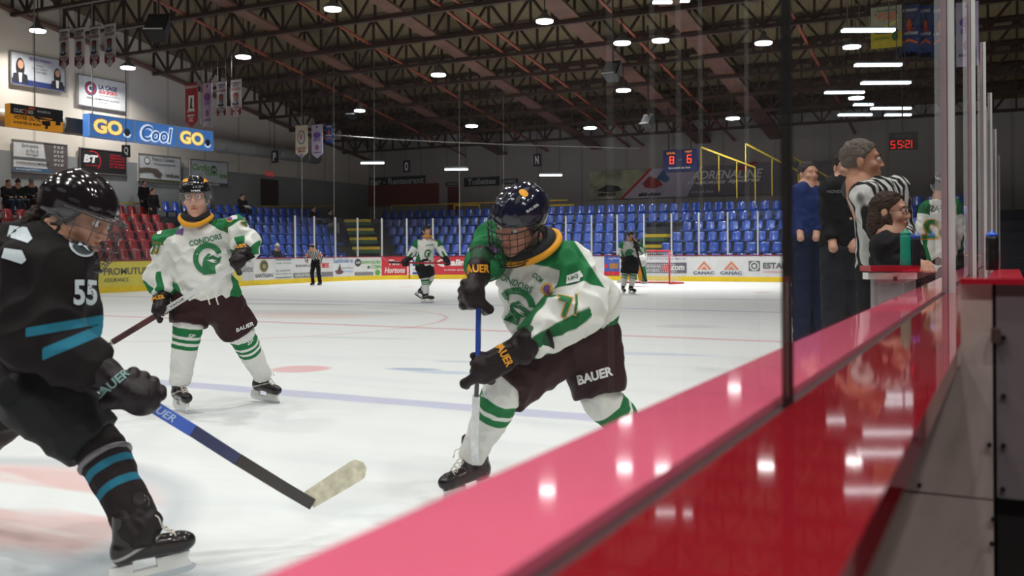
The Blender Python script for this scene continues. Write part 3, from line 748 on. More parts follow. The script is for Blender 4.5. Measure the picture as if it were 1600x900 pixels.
for u0 in (.03, .70):
    s.text('GO', u0-.005, u0+.215, .16, .86, rl, .075); s.text('GO', u0, u0+.21, .19, .83, yl, .045)
    s.disc(u0+.245, .38, .16, mat('puck_dark', '3a4654', .5), 'puck', sx=1.0, sy=1.1); s.ring(u0+.245, .38, .24, .17, wl_, 'puck', a0=200, a1=340)
s.text('Cool', .37, .64, .08, .88, wl_, .07, .2); s.text('Cool', .385, .63, .14, .82, bl_, .02, .2)
for sx_ in (60, 150, 320):
    a = hit(sx_, 175, 0, XH); MB().bar((XH-.2, a.y, a.z), (XH-.2, a.y, roof_z(a.y, 1.24)), .03).bar((XH-.2, a.y, a.z), (XH-.2, a.y, a.z-.5), .05).build('bracket', mat('bracket_grey', '8a8a88', .5), s.root)
# duct
duct = mat('galvanised_duct', 'bdbdb8', .4, metal=.2, var=.12, vscale=3)
zD = hit(200, 205, 0, WX+1.3).z
b = MB(); b.tube([(WX+1.3, y_, zD-.1) for y_ in (8, 16, 24, 32, 40)], .33, 16)
for k in range(16): b.tube([(WX+1.3, 9+2*k, zD-.1), (WX+1.3, 9.06+2*k, zD-.1)], .345, 16)
dt = thing('air_duct', (WX+1.3, 20, zD), 'round galvanised air duct running along the left wall', 'duct'); b.build('duct_pipe', duct, dt)
b = MB(); p_ = hit(124, 193, 0, WX+1.6); b.box((WX+1.6, p_.y, zD-.1), (.1, 1.2, .55)); b.build('vent_grille', mat('vent_dark', '4b4b49', .6), dt)
e1, e2 = hit(410, 234, 1, WY-1.2), hit(722, 235, 1, WY-1.2)
b = MB(); e1.x = max(e1.x, WX+.8); b.tube([(e1.x+(e2.x-e1.x)*k/6, WY-1.2, e1.z) for k in range(7)], .32, 16)
tag(b.build('air_duct', duct), 'round galvanised air duct crossing below the trusses at the back', 'duct')

# big adrenaline banner on the back wall
s = sign_px('Y', WY-.1, 921, 1300, 268, 312, 'wall_banner', mat('banner_mauve_grey', 'cfc2d6', .6), 'wide powersports wall banner with a red diagonal stripe')
s.poly([(0, 0), (.14, 0), (.27, 1), (0, 1)], mat('banner_landscape', 'a8a68c', .7, var=.5, vscale=1.5), 'picture'); s.poly([(.03, .3), (.08, .5), (.13, .45), (.15, .3), (.1, .22)], mat('banner_dark_quad', '2d3038', .6), 'picture'); s.text('can-am', .04, .12, .10, .22, tx_k, .05, .2)
s.poly([(.14, 0), (.155, 0), (.285, 1), (.27, 1)], tx_r, 'stripe'); s.poly([(.24, .5), (.27, .75), (.31, .62), (.33, .42), (.29, .30), (.25, .36)], mat('sled_red', 'a83440', .6), 'picture'); s.poly([(.30, .66), (.33, .95), (.36, .6), (.34, .5)], mat('rider_blue', '4b6a9c', .6), 'picture'); s.text('ski-doo', .22, .32, .06, .20, tx_k, .05, .2)
s.poly([(.43, 0), (1, 0), (1, 1), (.50, 1), (.47, .6)], mat('banner_dark_grey', '807a86', .6), 'picture'); s.text('ADRENALINE', .45, .74, .56, .84, mat('banner_letters', 'ffffff', .6), .015, .3); s.text('ST-GEORGES', .43, .59, .40, .50, mat('banner_letters', 'ffffff', .6), .04, .3); s.text('sports', .60, .73, .38, .54, mat('banner_letters', 'ffffff', .6), .04, .3); s.text('418 227-0848', .45, .54, .1, .18, mat('banner_letters', 'ffffff', .6)); s.poly([(.62, .86), (.66, .80), (.72, 1.05), (.70, 1.06)], tx_r)

# score boards
s_c = at(1062, 251, 42); k = 42/1500
s = Sign('scoreboard', at(1036, 269, 42), (1, 0, 0), (0, 0, 1), 54*k, 34*k, mat('scoreboard_navy', '232a5c', .5), 'hanging navy scoreboard with red digits 8 and 6', 'scoreboard', th=.3)
led = emitm('led_red', 'ff4a22', 3.0); ledo = emitm('led_orange', 'ff9a30', 1.2)
def seg(s, d, u0, u1, v0, v1, m):
    S = {'0': 'abcdef', '1': 'bc', '2': 'abged', '5': 'afgcd', '6': 'afgedc', '8': 'abcdefg', '3': 'abgcd', '7': 'abc'}[d]
    w_ = (u1-u0)*.2; h_ = (v1-v0)*.1; vm = (v0+v1)/2
    R = {'a': (u0, u1, v1-h_, v1), 'g': (u0, u1, vm-h_/2, vm+h_/2), 'd': (u0, u1, v0, v0+h_), 'f': (u0, u0+w_, vm, v1), 'b': (u1-w_, u1, vm, v1), 'e': (u0, u0+w_, v0, vm), 'c': (u1-w_, u1, v0, vm)}
    for q in S: s.rect(*R[q], m, 'led_segment')
seg(s, '8', .20, .33, .36, .70, led); seg(s, '6', .72, .85, .36, .74, led); s.text('LOCAL', .12, .38, .80, .90, ledo, .02); s.text('VISIT', .66, .88, .84, .92, ledo, .02); s.text('lanceurs au but', .18, .82, .12, .22, tx_w, .02); s.rect(.45, .58, .50, .56, tx_g, 'label')
b = MB(); tp = at(1045, 235, 42); tq = at(1080, 235, 42); b.bar(tp, (tp.x, tp.y, roof_z(tp.y, 1.24)), .04).bar(tq, (tq.x, tq.y, roof_z(tq.y, 1.24)), .04); b.build('hanger', steel, s.root)
k = 22/1500
s = Sign('game_clock_reflection', at(1389, 236, 22), (1, 0, 0), (0, 0, 1), 42*k, 28*k, mat('clock_black', '0e0e10', .5), 'reflected black hanging clock with red mirrored digits at the right', 'clock', mirror=True)  # clock reflected in the near glass, built as a solid panel
for i_, d in enumerate('1555'[:0]): pass
for i_, (d, u0) in enumerate((('1', .08), ('5', .28), ('2', .54), ('2', .78))):
    seg(s, d, u0, u0+.15, .12, .55, emitm('led_deep_red', 'ff1c1c', 2.2))
s.rect(.47, .50, .2, .26, led, 'led_segment'); s.rect(.47, .50, .4, .46, led, 'led_segment'); s.text('TAG HEUER', .2, .8, .72, .86, tx_g, .02)
b = MB(); tp = at(1410, 208, 22); b.bar(tp, (tp.x, tp.y, roof_z(tp.y, 1.24)), .03); b.build('hanger', steel, s.root)

# championship pennants
def pennant(px0, px1, pt, pb, dpt, kind, label, group, tip='point', mirror=False):
    k = dpt/1500; W_ = (px1-px0)*k; H_ = (pb-pt)*k
    O = at(px0, pb, dpt); t = thing('pennant', (O.x, O.y, O.z+H_), label, 'banner', group)
    cols = {'w': 'c9c5c6', 'r': 'a3202c', 'b': '2d3760', 'y': 'c9b52a', 'c': 'b9b09a', 'v': 'b6aec6', 'n': '2f4f8c'}
    m = mat('pennant_'+kind, cols[kind], .8, var=.08)
    tv = .14
    if tip == 'point': sh = [(0, tv), (.5, 0), (1, tv), (1, 1), (0, 1)]
    elif tip == 'swallow': sh = [(0, 0), (.5, .06), (1, 0), (1, 1), (0, 1)]
    else: sh = [(0, 0), (1, 0), (1, 1), (0, 1)]
    R = Vector((1, 0, 0)); b = MB(); n_ = len(sh); vs = []
    mr = (lambda u_: 1-u_) if mirror else (lambda u_: u_)
    for dy in (-.008, .008): vs += [O+R*(mr(u_)*W_)+Vector((0, dy, v_*H_)) for u_, v_ in sh]
    b.add(vs, [list(range(n_)), list(range(n_, 2*n_))[::-1]]+[(i, i+n_, (i+1) % n_+n_, (i+1) % n_) for i in range(n_)])
    b.build('cloth', m, t); lv = [.012]
    def put(uv, fs, mm, nm):
        lv[0] += .003
        return MB().add([O+R*(mr(u_)*W_)+Vector((0, -lv[0], v_*H_)) for u_, v_ in uv], fs if not mirror else [f[::-1] for f in fs]).build(nm, mm, t)
    def tx(st, u0, u1, v0, v1, mm, bold=.03):
        co, fs, a_ = text_mesh(st, bold, 0); put([(u0+(u1-u0)*c[0], v0+(v1-v0)*c[1]) for c in co], fs, mm, 'lettering')
    def pl(uv, mm, nm='emblem'): put(uv, [list(range(len(uv)))], mm, nm)
    def dc(u_, v_, ru, rv, mm, nm='emblem'): pl([(u_+ru*math.cos(2*PI*i/18), v_+rv*math.sin(2*PI*i/18)) for i in range(18)], mm, nm)
    dkr = mat('pennant_dark_red', '7a1c28', .8)
    if kind == 'w':
        pl([(0, .30), (0, .12), (.5, 0), (.5, .14)], dkr, 'border'); pl([(.5, .14), (.5, 0), (1, .12), (1, .30)], dkr, 'border'); pl([(.25, .07), (.5, .02), (.75, .07), (.75, .16), (.25, .16)], m, 'border')
        tx('CHAMPIONS', .08, .92, .87, .93, tx_k); tx('REPEAT', .22, .78, .81, .86, tx_k); tx('FIN DE SAISON', .06, .94, .71, .79, dkr)
        dc(.5, .62, .25, .045, tx_k); pl([(.25, .62), (.35, .38), (.65, .38), (.75, .62)], dkr); dc(.5, .50, .12, .06, mat('pennant_green', '3f6b44', .8)); dc(.5, .42, .10, .04, tx_lb); pl([(.18, .36), (.5, .32), (.82, .36), (.75, .41), (.5, .37), (.25, .41)], tx_k)
        tx('2019-2020', .12, .88, .25, .31, dkr); tx('JUNIOR', .25, .75, .18, .23, tx_k)
        pl([(.44, .14), (.5, .04), (.56, .14)], tx_g)
    elif kind == 'r':
        tx('CHAMPION', .06, .94, .88, .94, tx_w); pl([(.28, .38), (.72, .38), (.72, .72), (.28, .72)], tx_w, 'picture'); pl([(.38, .42), (.46, .68), (.6, .66), (.56, .5), (.66, .42)], tx_k, 'picture'); tx('2014-2015', .2, .8, .35, .40, tx_w); tx('MIDGET', .22, .78, .24, .29, tx_w); tx('CC', .32, .68, .13, .21, tx_w)
    elif kind == 'v':
        dc(.5, .92, .1, .03, mat('crest_navy', '2a3566', .6)); dc(.5, .68, .34, .09, tx_p); tx('2015', .2, .8, .50, .59, tx_p); dc(.5, .32, .18, .08, mat('pennant_mauve', '8a5c86', .8)); tx('CHAMPIONS', .12, .88, .15, .19, tx_k); 
    elif kind == 'n':
        tx('CHAMPIONS', .1, .9, .86, .92, tx_w); dc(.5, .66, .34, .10, mat('crest_navy', '2a3566', .6)); dc(.5, .60, .12, .12, tx_o); tx('2018', .2, .8, .50, .56, tx_r); tx('BANTAM A', .1, .9, .42, .48, tx_w); pl([(.1, .24), (.5, .30), (.9, .24), (.9, .28), (.5, .36), (.1, .28)], tx_o); pl([(0, 0), (.3, .16), (.5, .06), (.7, .16), (1, 0), (1, .06), (.5, .12), (0, .06)], tx_b)
    elif kind == 'y':
        pl([(0, .36), (1, .36), (1, .99), (0, .99)], mat('pennant_sage', 'a9ad94', .8)); tx('CHAMPIONS', .2, .8, .86, .91, mat('pennant_green', '3f6b44', .8)); tx('NOVICE A', .12, .9, .76, .84, tx_o); tx('2017', .2, .8, .64, .75, tx_o); dc(.5, .38, .4, .05, tx_k); pl([(.1, .62), (.4, .5), (.9, .44), (.9, .47), (.4, .54), (.1, .66)], tx_y); dc(.22, .25, .10, .10, mat('pennant_green', '3f6b44', .8)); tx('CHAMPIONNAT', .4, .9, .2, .26, mat('pennant_green', '3f6b44', .8), .01)
    else:
        dc(.5, .62, .30, .22, mat('crest_navy', '2a3566', .6)); dc(.5, .62, .24, .18, m); dc(.5, .64, .12, .10, mat('pennant_mauve', '8a5c86', .8)); tx('CHAMPION', .1, .9, .26, .32, dkr); tx('2003', .2, .8, .16, .24, dkr); pl([(.3, .1), (.5, 0), (.7, .1)], tx_p)
    tb = O+Vector((0, 0, H_))
    b = MB(); b.bar(tb-Vector((.03, 0, 0)), tb+Vector((W_+.03, 0, 0)), .03)
    for u_ in (.08, .92): b.bar(tb+R*W_*u_, tb+R*W_*u_+Vector((0, 0, max(.1, roof_z(tb.y, 1.24)-tb.z))), .012)
    b.build('hanging_bar', steel, t)
g1 = 'four championship pennants at the upper left'
DP = 31
for i_, (a, c, t_, bt) in enumerate(((93, 116, 46, 110), (117, 140, 44, 110), (141, 163, 42, 108), (164, 188, 38, 106))):
    pennant(a, c, t_, bt, DP+i_*0.32, 'w', '%s white and dark red champions pennant of the upper left four' % ['leftmost', 'second', 'third', 'rightmost'][i_], g1)
g2 = 'pennants hanging above the lit sign'
pennant(290, 316, 131, 200, 36, 'r', 'dark red champion pennant lettered CC', g2); pennant(317, 337, 130, 200, 36.2, 'v', 'pale lilac banner dated 2015 beside the dark red pennant', g2, 'swallow')
pennant(339, 359, 128, 187, 36.4, 'w', 'white champions pennant just right of the lilac banner', g2); pennant(361, 383, 125, 186, 36.6, 'w', 'white champions pennant at the right end of the middle group', g2)
g3 = 'small pennants above the duct'
pennant(462, 486, 196, 247, 42, 'c', 'cream pennant with round crest dated 2003', g3); pennant(487, 509, 195, 248, 42.1, 'v', 'pale pennant beside the cream one', g3); pennant(509, 522, 195, 226, 42.2, 'n', 'narrow blue banner beside the pale pennant', g3, 'flat')
g4 = 'mirrored banners at the upper right'  # reflections in the near glass, built as solid hanging banners
pennant(1361, 1406, 12, 77, 22, 'y', 'reflected yellow and grey banner dated 2017 at upper right', g4, 'flat', True)
for i_, (a, c) in enumerate(((1404, 1435), (1436, 1455), (1456, 1479))): pennant(a, c, 9, 91, 22.1+i_*.05, 'n', '%s reflected navy champions banner right of the yellow banner' % ['first', 'second', 'third'][i_], g4, 'flat', True)
pennant(1494, 1526, 4, 105, 20, 'v', 'reflected lilac white banner between the steel posts at upper right', g4, 'flat', True)

# loud speakers
def speaker(px, py, dpt, sc, label, pan):
    c = at(px, py, dpt); t = thing('loudspeaker', c, label, 'speaker', 'speakers hung from the roof')
    R = Matrix.Rotation(pan, 3, 'Z') @ Matrix.Rotation(math.radians(-38), 3, 'X')
    b = MB(); vs = []
    for x_, y_, z_ in ((-.42, -.3, -.5), (.42, -.3, -.5), (.3, .35, -.42), (-.3, .35, -.42), (-.42, -.3, .5), (.42, -.3, .5), (.3, .35, .42), (-.3, .35, .42)): vs.append(c+R @ (Vector((x_, y_, z_))*sc))
    b.add(vs, [(0, 3, 2, 1), (4, 5, 6, 7), (0, 1, 5, 4), (1, 2, 6, 5), (2, 3, 7, 6), (3, 0, 4, 7)]); b.build('cabinet', mat('speaker_black', '17181b', .5), t)
    MB().box(c+R @ (Vector((0, -.33, -.1))*sc), (.72*sc, .03, .7*sc), R).build('grille', mat('speaker_grille_dark', '26282c', .4), t)
    MB().box(c+R @ (Vector((0, -.40, -.52))*sc), (.66*sc, .04, .4*sc), R @ Matrix.Rotation(-.7, 3, 'X')).build('horn_cover', mat('speaker_pale', 'b0b2b4', .5), t)
    b = MB(); b.bar(c+Vector((0, 0, .3*sc)), (c.x, c.y, roof_z(c.y, 1.24)), .04); b.build('hanger', steel, t)
speaker(248, 44, 30, .8, 'black loudspeaker with a pale horn hanging at the upper left', .5)
speaker(551, 176, 42, .55, 'dark loudspeaker hanging above the middle of the ice', .3)
speaker(1013, 190, 36, .5, 'pale loudspeaker hanging above the scoreboard', -.2)
speaker(958, 112, 30, .6, 'dark loudspeaker hanging among the trusses right of centre', 0)

# arena lamps
LB = emitm('lamp_led_face', 'ffffff', 28.0); lh = mat('lamp_housing', '8c8e90', .35, metal=.7)
def lamp(p, label, rr=.30, light=True, vis=True):
    t = thing('arena_lamp', p, label, 'lamp', 'round lamps under the roof')
    b = MB(); b.lathe([(rr*.3, .34), (rr*.35, .20), (rr*.95, .06), (rr, .0), (rr*.97, -.01)], p, 20); b.build('housing', lh, t)
    b = MB(); b.lathe([(rr*.93, -.012), (rr*.90, -.06), (rr*.45, -.08)], p, 20); b.build('lens', LB, t)
    b = MB(); b.bar(Vector(p)+Vector((0, 0, .3)), (p[0], p[1], roof_z(p[1], 1.24)), .03); b.build('hanger', steel, t)
    if light:
        ld = bpy.data.lights.new('lamp_light', 'AREA'); ld.shape = 'DISK'; ld.size = rr*1.8; ld.energy = LAMP_W; ld.color = (1.0, .985, .955); ld.spread = math.radians(140)
        lo = bpy.data.objects.new('lamp_light', ld); COL.objects.link(lo); lo.location = (0, 0, -.10); lo.parent = t
LP = [(59, 47), (200, 105), (380, 88), (520, 13), (685, 116), (562, 172), (737, 196), (851, 32), (922, 199), (972, 66), (1032, 62), (974, 140), (1145, 184), (1193, 66), (1338, 152), (1331, 72)]
nm_ = ['in the top left corner', 'right of the left pennants', 'above the middle pennants', 'near the top edge, left of centre', 'between the brown beams left of centre', 'beside the small dark speaker', 'low over the centre of the hall', 'near the top edge, right of centre', 'low and right of centre', 'left one of a close pair at right of centre', 'right one of a close pair at right of centre', 'below the close pair', 'above the scoreboard', 'left of the black glass joint', 'right of the black glass joint, lower', 'right of the black glass joint, upper']
for i_, (a, c) in enumerate(LP):
    p_ = hit_roof(a, c, -.75)
    if i_ in (5,): p_ = hit_roof(a, c, -1.2)
    p_.y = min(p_.y, WY-2); p_.x = max(p_.x, WX+1.2)
    lamp(p_, 'round lit arena lamp %s' % nm_[i_], .24 if i_ == 5 else .30)
# the same rows continue over the near half of the ice, above and behind the camera
for j_, y_ in enumerate((14, 7, 0, -5)):
    for x_ in (-24, -18, -12, -6, -1.5):
        if (y_ >= 14 and x_ < -20): continue
        lamp(Vector((x_, y_, roof_z(y_, -.75))), 'round lit arena lamp over the near half of the ice', .30)
for j_, y_ in enumerate((6, 1.5, -3.5)):  # lamps added out of view to brighten the spectator side
    for x_ in (3.0, 8.0):
        lamp(Vector((x_, y_, roof_z(y_, -.75)-3)), 'unseen round arena lamp added to light the spectator side', .30)
# fluorescent strips
FT = emitm('tube_white', 'eefaff', 9.0)
def strip_light(px0, px1, py, dpt, label):
    a = at(px0, py+1, dpt); c = at(px1, py-1, dpt); c.z = a.z
    t = thing('strip_light', (a+c)/2, label, 'light', 'fluorescent strip lights'); k = dpt/1500
    MB().bar(a, c, .12, max(.04, 2.2*k)).build('tube', FT, t); MB().bar(a+Vector((0, 0, 3*k)), c+Vector((0, 0, 3*k)), .2, 2*k).build('housing', lh, t)
    for q in (.1, .9):
        m_ = a.lerp(c, q); MB().bar(m_+Vector((0, 0, 3*k)), (m_.x, m_.y, max(roof_z(m_.y, 1.24), m_.z+.3)), .015).build('hanger', steel, t)
for a, c, y_, d_, lb in ((564, 600, 254, 47, 'lit strip light left of letter O'), (695, 731, 264, 47, 'lit strip light right of letter O'), (843, 878, 273, 47, 'lit strip light below letter N'), (1020, 1050, 3, 24, 'lit strip light at the top edge right of centre'), (1063, 1077, 1, 24, 'short strip light at the top edge'),
        (1316, 1397, 47, 16, 'longest reflected strip light in front of the yellow banner'), (1336, 1408, 101, 18, 'reflected strip light second from the top at right'), (1346, 1422, 129, 20, 'reflected strip light third from the top at right'), (1289, 1350, 144, 24, 'reflected strip light left of the third at right'),  # from here on, near-glass reflections built as solid glowing fixtures
        (1334, 1364, 163, 28, 'short reflected strip light above the clock'), (1361, 1423, 169, 25, 'reflected strip light just above the clock'), (1310, 1362, 179, 26, 'low reflected strip light left of the clock'), (1383, 1423, 179, 26, 'low reflected strip light over the clock')):
    strip_light(a, c, y_, d_, lb)
# protective net poles and cable
b = MB(); cab = [hit_roof(522, 212, -3.2)]; 
for k_, (px, t_, bt) in enumerate(((472, 190, 330), (522, 186, 330), (585, 190, 330), (718, 215, 330), (787, 220, 300))):
    p_ = at(px, t_, 41); q_ = at(px, bt+12, 41); p_ = Vector((p_.x, p_.y, roof_z(p_.y, 1.24))); MB().bar(p_, q_, .016, .016).build('net_cable', mat('thin_pale_cable', '8d8a86', .5))
    o_ = bpy.data.objects[-1] if False else None
for k_, o_ in enumerate([o for o in COL.objects if o.name.startswith('net_cable')]):
    tag(o_, 'thin vertical net cable, %s from the left over the far boards' % rows_w[k_], 'cable', 'vertical net cables over the far boards')
b = MB(); b.tube([at(x_, y_, 41) for x_, y_ in ((520, 211), (600, 217), (700, 222), (800, 226), (900, 229), (1000, 232))], .02, 6); tag(b.build('net_top_cable', mat('thin_pale_cable', '8d8a86', .5)), 'long thin cable strung across above the far end', 'cable')

# ================================================================== NEAR BOARDS, LEDGE AND GLASS
LZ = 1.08
glare_redp = mat('red_ledge_plastic_glare', 'dc6682', .06, var=.03)  # same red ledge; glare and brighter light put into a pinker colour
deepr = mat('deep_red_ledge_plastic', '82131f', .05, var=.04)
lw = mat('worn_white_board', 'c4b2ab', .45, var=.12, vscale=5)
nb_ = thing('near_dasher_board', (-.3, 3, 0), 'near dasher board with glossy red ledge, pink with glare on the ice side, running into the distance', 'board')
Y0, Y1 = -1.2, YE-5
MB().span((XR, Y0, LZ-.04), (-.305, Y1, LZ)).build('ice_side_ledge', glare_redp, nb_)
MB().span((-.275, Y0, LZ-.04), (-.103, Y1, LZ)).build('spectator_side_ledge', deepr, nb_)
MB().span((-.305, Y0, LZ-.045), (-.275, Y1, LZ-.012)).build('glass_channel', mat('dark_channel', '2b0f12', .5), nb_)
MB().span((XR, Y0, 0), (XR+.02, Y1, LZ-.04)).build('board_face', white, nb_)
MB().span((-.32, Y0, 0), (-.30, Y1, LZ-.04)).build('outer_face', lw, nb_)
MB().span((XR-.01, Y0, 0), (XR, Y1, .2)).build('kick_plate', yell, nb_)
ng = glassm('near_rink_glass', (.975, .98, .975), ior=1.5, f=.52, haze=.004)
def pane(ya, yb, z1, lab): return tag(MB().span((-.296, ya, LZ-.02), (-.284, yb, z1)).build('rink_glass_sheet', ng), lab, 'glass', 'near rink glass panes')
pane(-1.2, 1.418, 3.2, 'near glass pane left of the black joint'); pane(1.436, 5.05, 3.2, 'near glass pane right of the black joint')
tag(MB().span((-.297, 1.419, LZ-.02), (-.283, 1.435, 3.2)).build('rubber_gasket', blk), 'black vertical joint strip between the near glass panes', 'joint')
pkp = mat('aluminium_pink_reflection', 'b39aa0', .3, metal=.5, var=.05)  # pink reflection mixed into the aluminium colour
for i_, (ya, sx_) in enumerate(((5.1, .06), (8.3, .06), (12.0, .06), (16, .06), (21, .06), (27, .06))):
    t = thing('stanchion', (-.29, ya, LZ), '%s tall aluminium stanchion on the near ledge' % ['nearest', 'second', 'third', 'fourth', 'fifth', 'farthest'][i_], 'post', 'aluminium stanchions of the near glass')
    MB().span((-.30, ya, LZ), (-.30+sx_*.45, ya+.07, 3.6)).build('outer_channel', pkp, t); MB().span((-.30+sx_*.5, ya+.01, LZ), (-.30+sx_, ya+.06, 3.6)).build('inner_channel', postw, t); MB().span((-.30+sx_*.44, ya+.02, LZ), (-.30+sx_*.51, ya+.05, 3.6)).build('groove', blk, t)
    if i_ < 5:
        yn = (8.3, 12, 16, 21, 27)[i_]; pane(ya+.07, yn, 3.2, 'near glass pane beyond the %s stanchion' % ['nearest', 'second', 'third', 'fourth', 'fifth'][i_])
for i_, px in enumerate((950, 1017, 1058, 1093, 1165)):
    v_ = hit(px, 390, 0, -1.5-.25*(i_ % 2)); x_ = -.58-v_.x
    o_ = MB().span((x_-.011, v_.y-.011, 0), (x_+.011, v_.y+.011, 3.1)).span((x_-.04, v_.y-.04, 0), (x_+.04, v_.y+.04, .02)).build('steel_stanchion', mat('dull_grey_post', '8b908d', .5))
    tag(o_, 'white steel post on the spectator side mirrored in the near glass, %s along' % rows_w[i_], 'post', 'posts on the spectator side')
# bench partition at the right
yp = 2.30
t = thing('bench_door', (0, yp, 0), 'scuffed grey bench door with a black latch gap at the right edge', 'door')
gp_ = lambda px, py: hit(px, py, 1, yp)
xa = -.30; xg0 = gp_(1551, 600).x; xg1 = gp_(1557, 600).x; zt = 1.22; zc = gp_(1450, 771).z
MB().span((xa, yp, zc+.002), (xg0, yp+.03, 1.035)).span((-.098, yp, 1.035), (xg0, yp+.03, zt)).build('door_panel', lw, t); MB().span((xa, yp, -.2), (xg0, yp+.03, zc-.002)).build('lower_panel', lw, t)
MB().span((xg0, yp+.035, -.2), (xg1, yp+.04, zt)).build('gap_strip', blk, t)
MB().span((xg1, yp-.005, zc+.01), (.12, yp+.03, zt)).build('side_panel', mat('mauve_grey_board', '7c7073', .45, var=.08), t)
MB().span((xg1, yp+.02, -.2), (.12, yp+.04, zc)).build('dark_base', mat('near_black_base', '1c1a1a', .7), t)
MB().span((-.098, yp-.02, zt), (.12, yp+.05, zt+.012)).build('red_cap', redp, t)
for px, py in ((1568, 527), (1568, 618), (1568, 695), (1567, 763), (1546, 694), (1437, 757), (1552, 810), (1550, 848)):
    q = gp_(px, py); MB().tube([(q.x, yp-.012, q.z), (q.x, yp-.004, q.z)], .005, 8).build('bolt', blk, t)
q = gp_(1556, 523); MB().box((q.x, yp-.02, q.z), (.018, .02, .03)).build('latch', mat('rusty_latch', '4a332e', .6), t)
# black bottle on a shelf beyond the door
t = thing('bench_shelf', (.1, 6.2, 0), 'narrow red capped bench shelf holding the black bottle', 'shelf')
MB().span((-.10, 5.2, 1.12), (.05, 7.2, 1.15)).build('shelf_board', redp, t); MB().span((-.08, 5.25, 0), (.04, 5.3, 1.12)).build('support', lw, t)
pb_ = at(1550, 421, 6.2); pb_.z = 1.15
def bottle(p, rr, h, body, cap, label, grp=None):
    t = thing('sports_bottle', p, label, 'bottle', grp)
    MB().lathe([(rr*.9, 0), (rr, .01), (rr, h*.45), (rr*.94, h*.5), (rr, h*.56), (rr, h*.80), (rr*.92, h*.84)], p, 20).build('body', body, t)
    MB().lathe([(rr*.95, h*.84), (rr*.95, h*.92), (rr*.5, h*.94), (rr*.28, h*.95), (rr*.25, h), (rr*.15, h*1.01)], p, 20).build('cap', cap, t)
bottle(pb_, .037, .255, mat('bottle_black', '141416', .4), mat('bottle_blue_cap', '2b5fd0', .35), 'black sports bottle with blue cap on the bench shelf')
# ================================================================== SOFT SURFACES (bodies and clothes)
class Prim:
    def __init__(s, fn, lo, hi, neg=False, k=None): s.fn = fn; s.lo = np.array(lo); s.hi = np.array(hi); s.neg = neg; s.k = k
def cap(a, b, ra, rb=None, wide=None, flat=1.0, fa=False, fb=False, neg=False, k=None):
    """round cone from a to b; section flattened to `flat` across the axis normal to `wide`; fa/fb give flat ends"""
    a = np.array(a, float); b = np.array(b, float); rb = ra if rb is None else rb
    ab = b-a; L2 = max(ab @ ab, 1e-9); L = math.sqrt(L2); t_ = ab/L
    nrm = None
    if wide is not None:
        w_ = np.array(wide, float); nrm = np.cross(w_, t_)
        nrm = nrm/max(np.linalg.norm(nrm), 1e-9)
    def fn(P):
        q = P-a; t = np.clip(q @ ab/L2, 0, 1)
        q = q-t[..., None]*ab
        r = ra+(rb-ra)*t
        if nrm is not None:
            c = q @ nrm; q = q+np.multiply.outer(c*(1/flat-1), nrm)
        d = np.sqrt((q*q).sum(-1))-r
        if nrm is not None: d = d*(.5+.5*flat)
        if fa: d = np.maximum(d, -((P-a) @ t_))
        if fb: d = np.maximum(d, ((P-b) @ t_))
        return d
    m = max(ra, rb)
    return Prim(fn, np.minimum(a, b)-m, np.maximum(a, b)+m, neg, k)
def ell(c, R, r, neg=False, k=None):
    c = np.array(c, float); R = np.array(R, float); r = np.array(r, float)   # R columns = axes
    def fn(P):
        q = ((P-c) @ R)/r; l = np.sqrt((q*q).sum(-1)); g = np.sqrt(((q/r)**2).sum(-1))
        return l*(l-1)/np.maximum(g, 1e-6)
    e = np.abs(R) @ r
    return Prim(fn, c-e, c+e, neg, k)
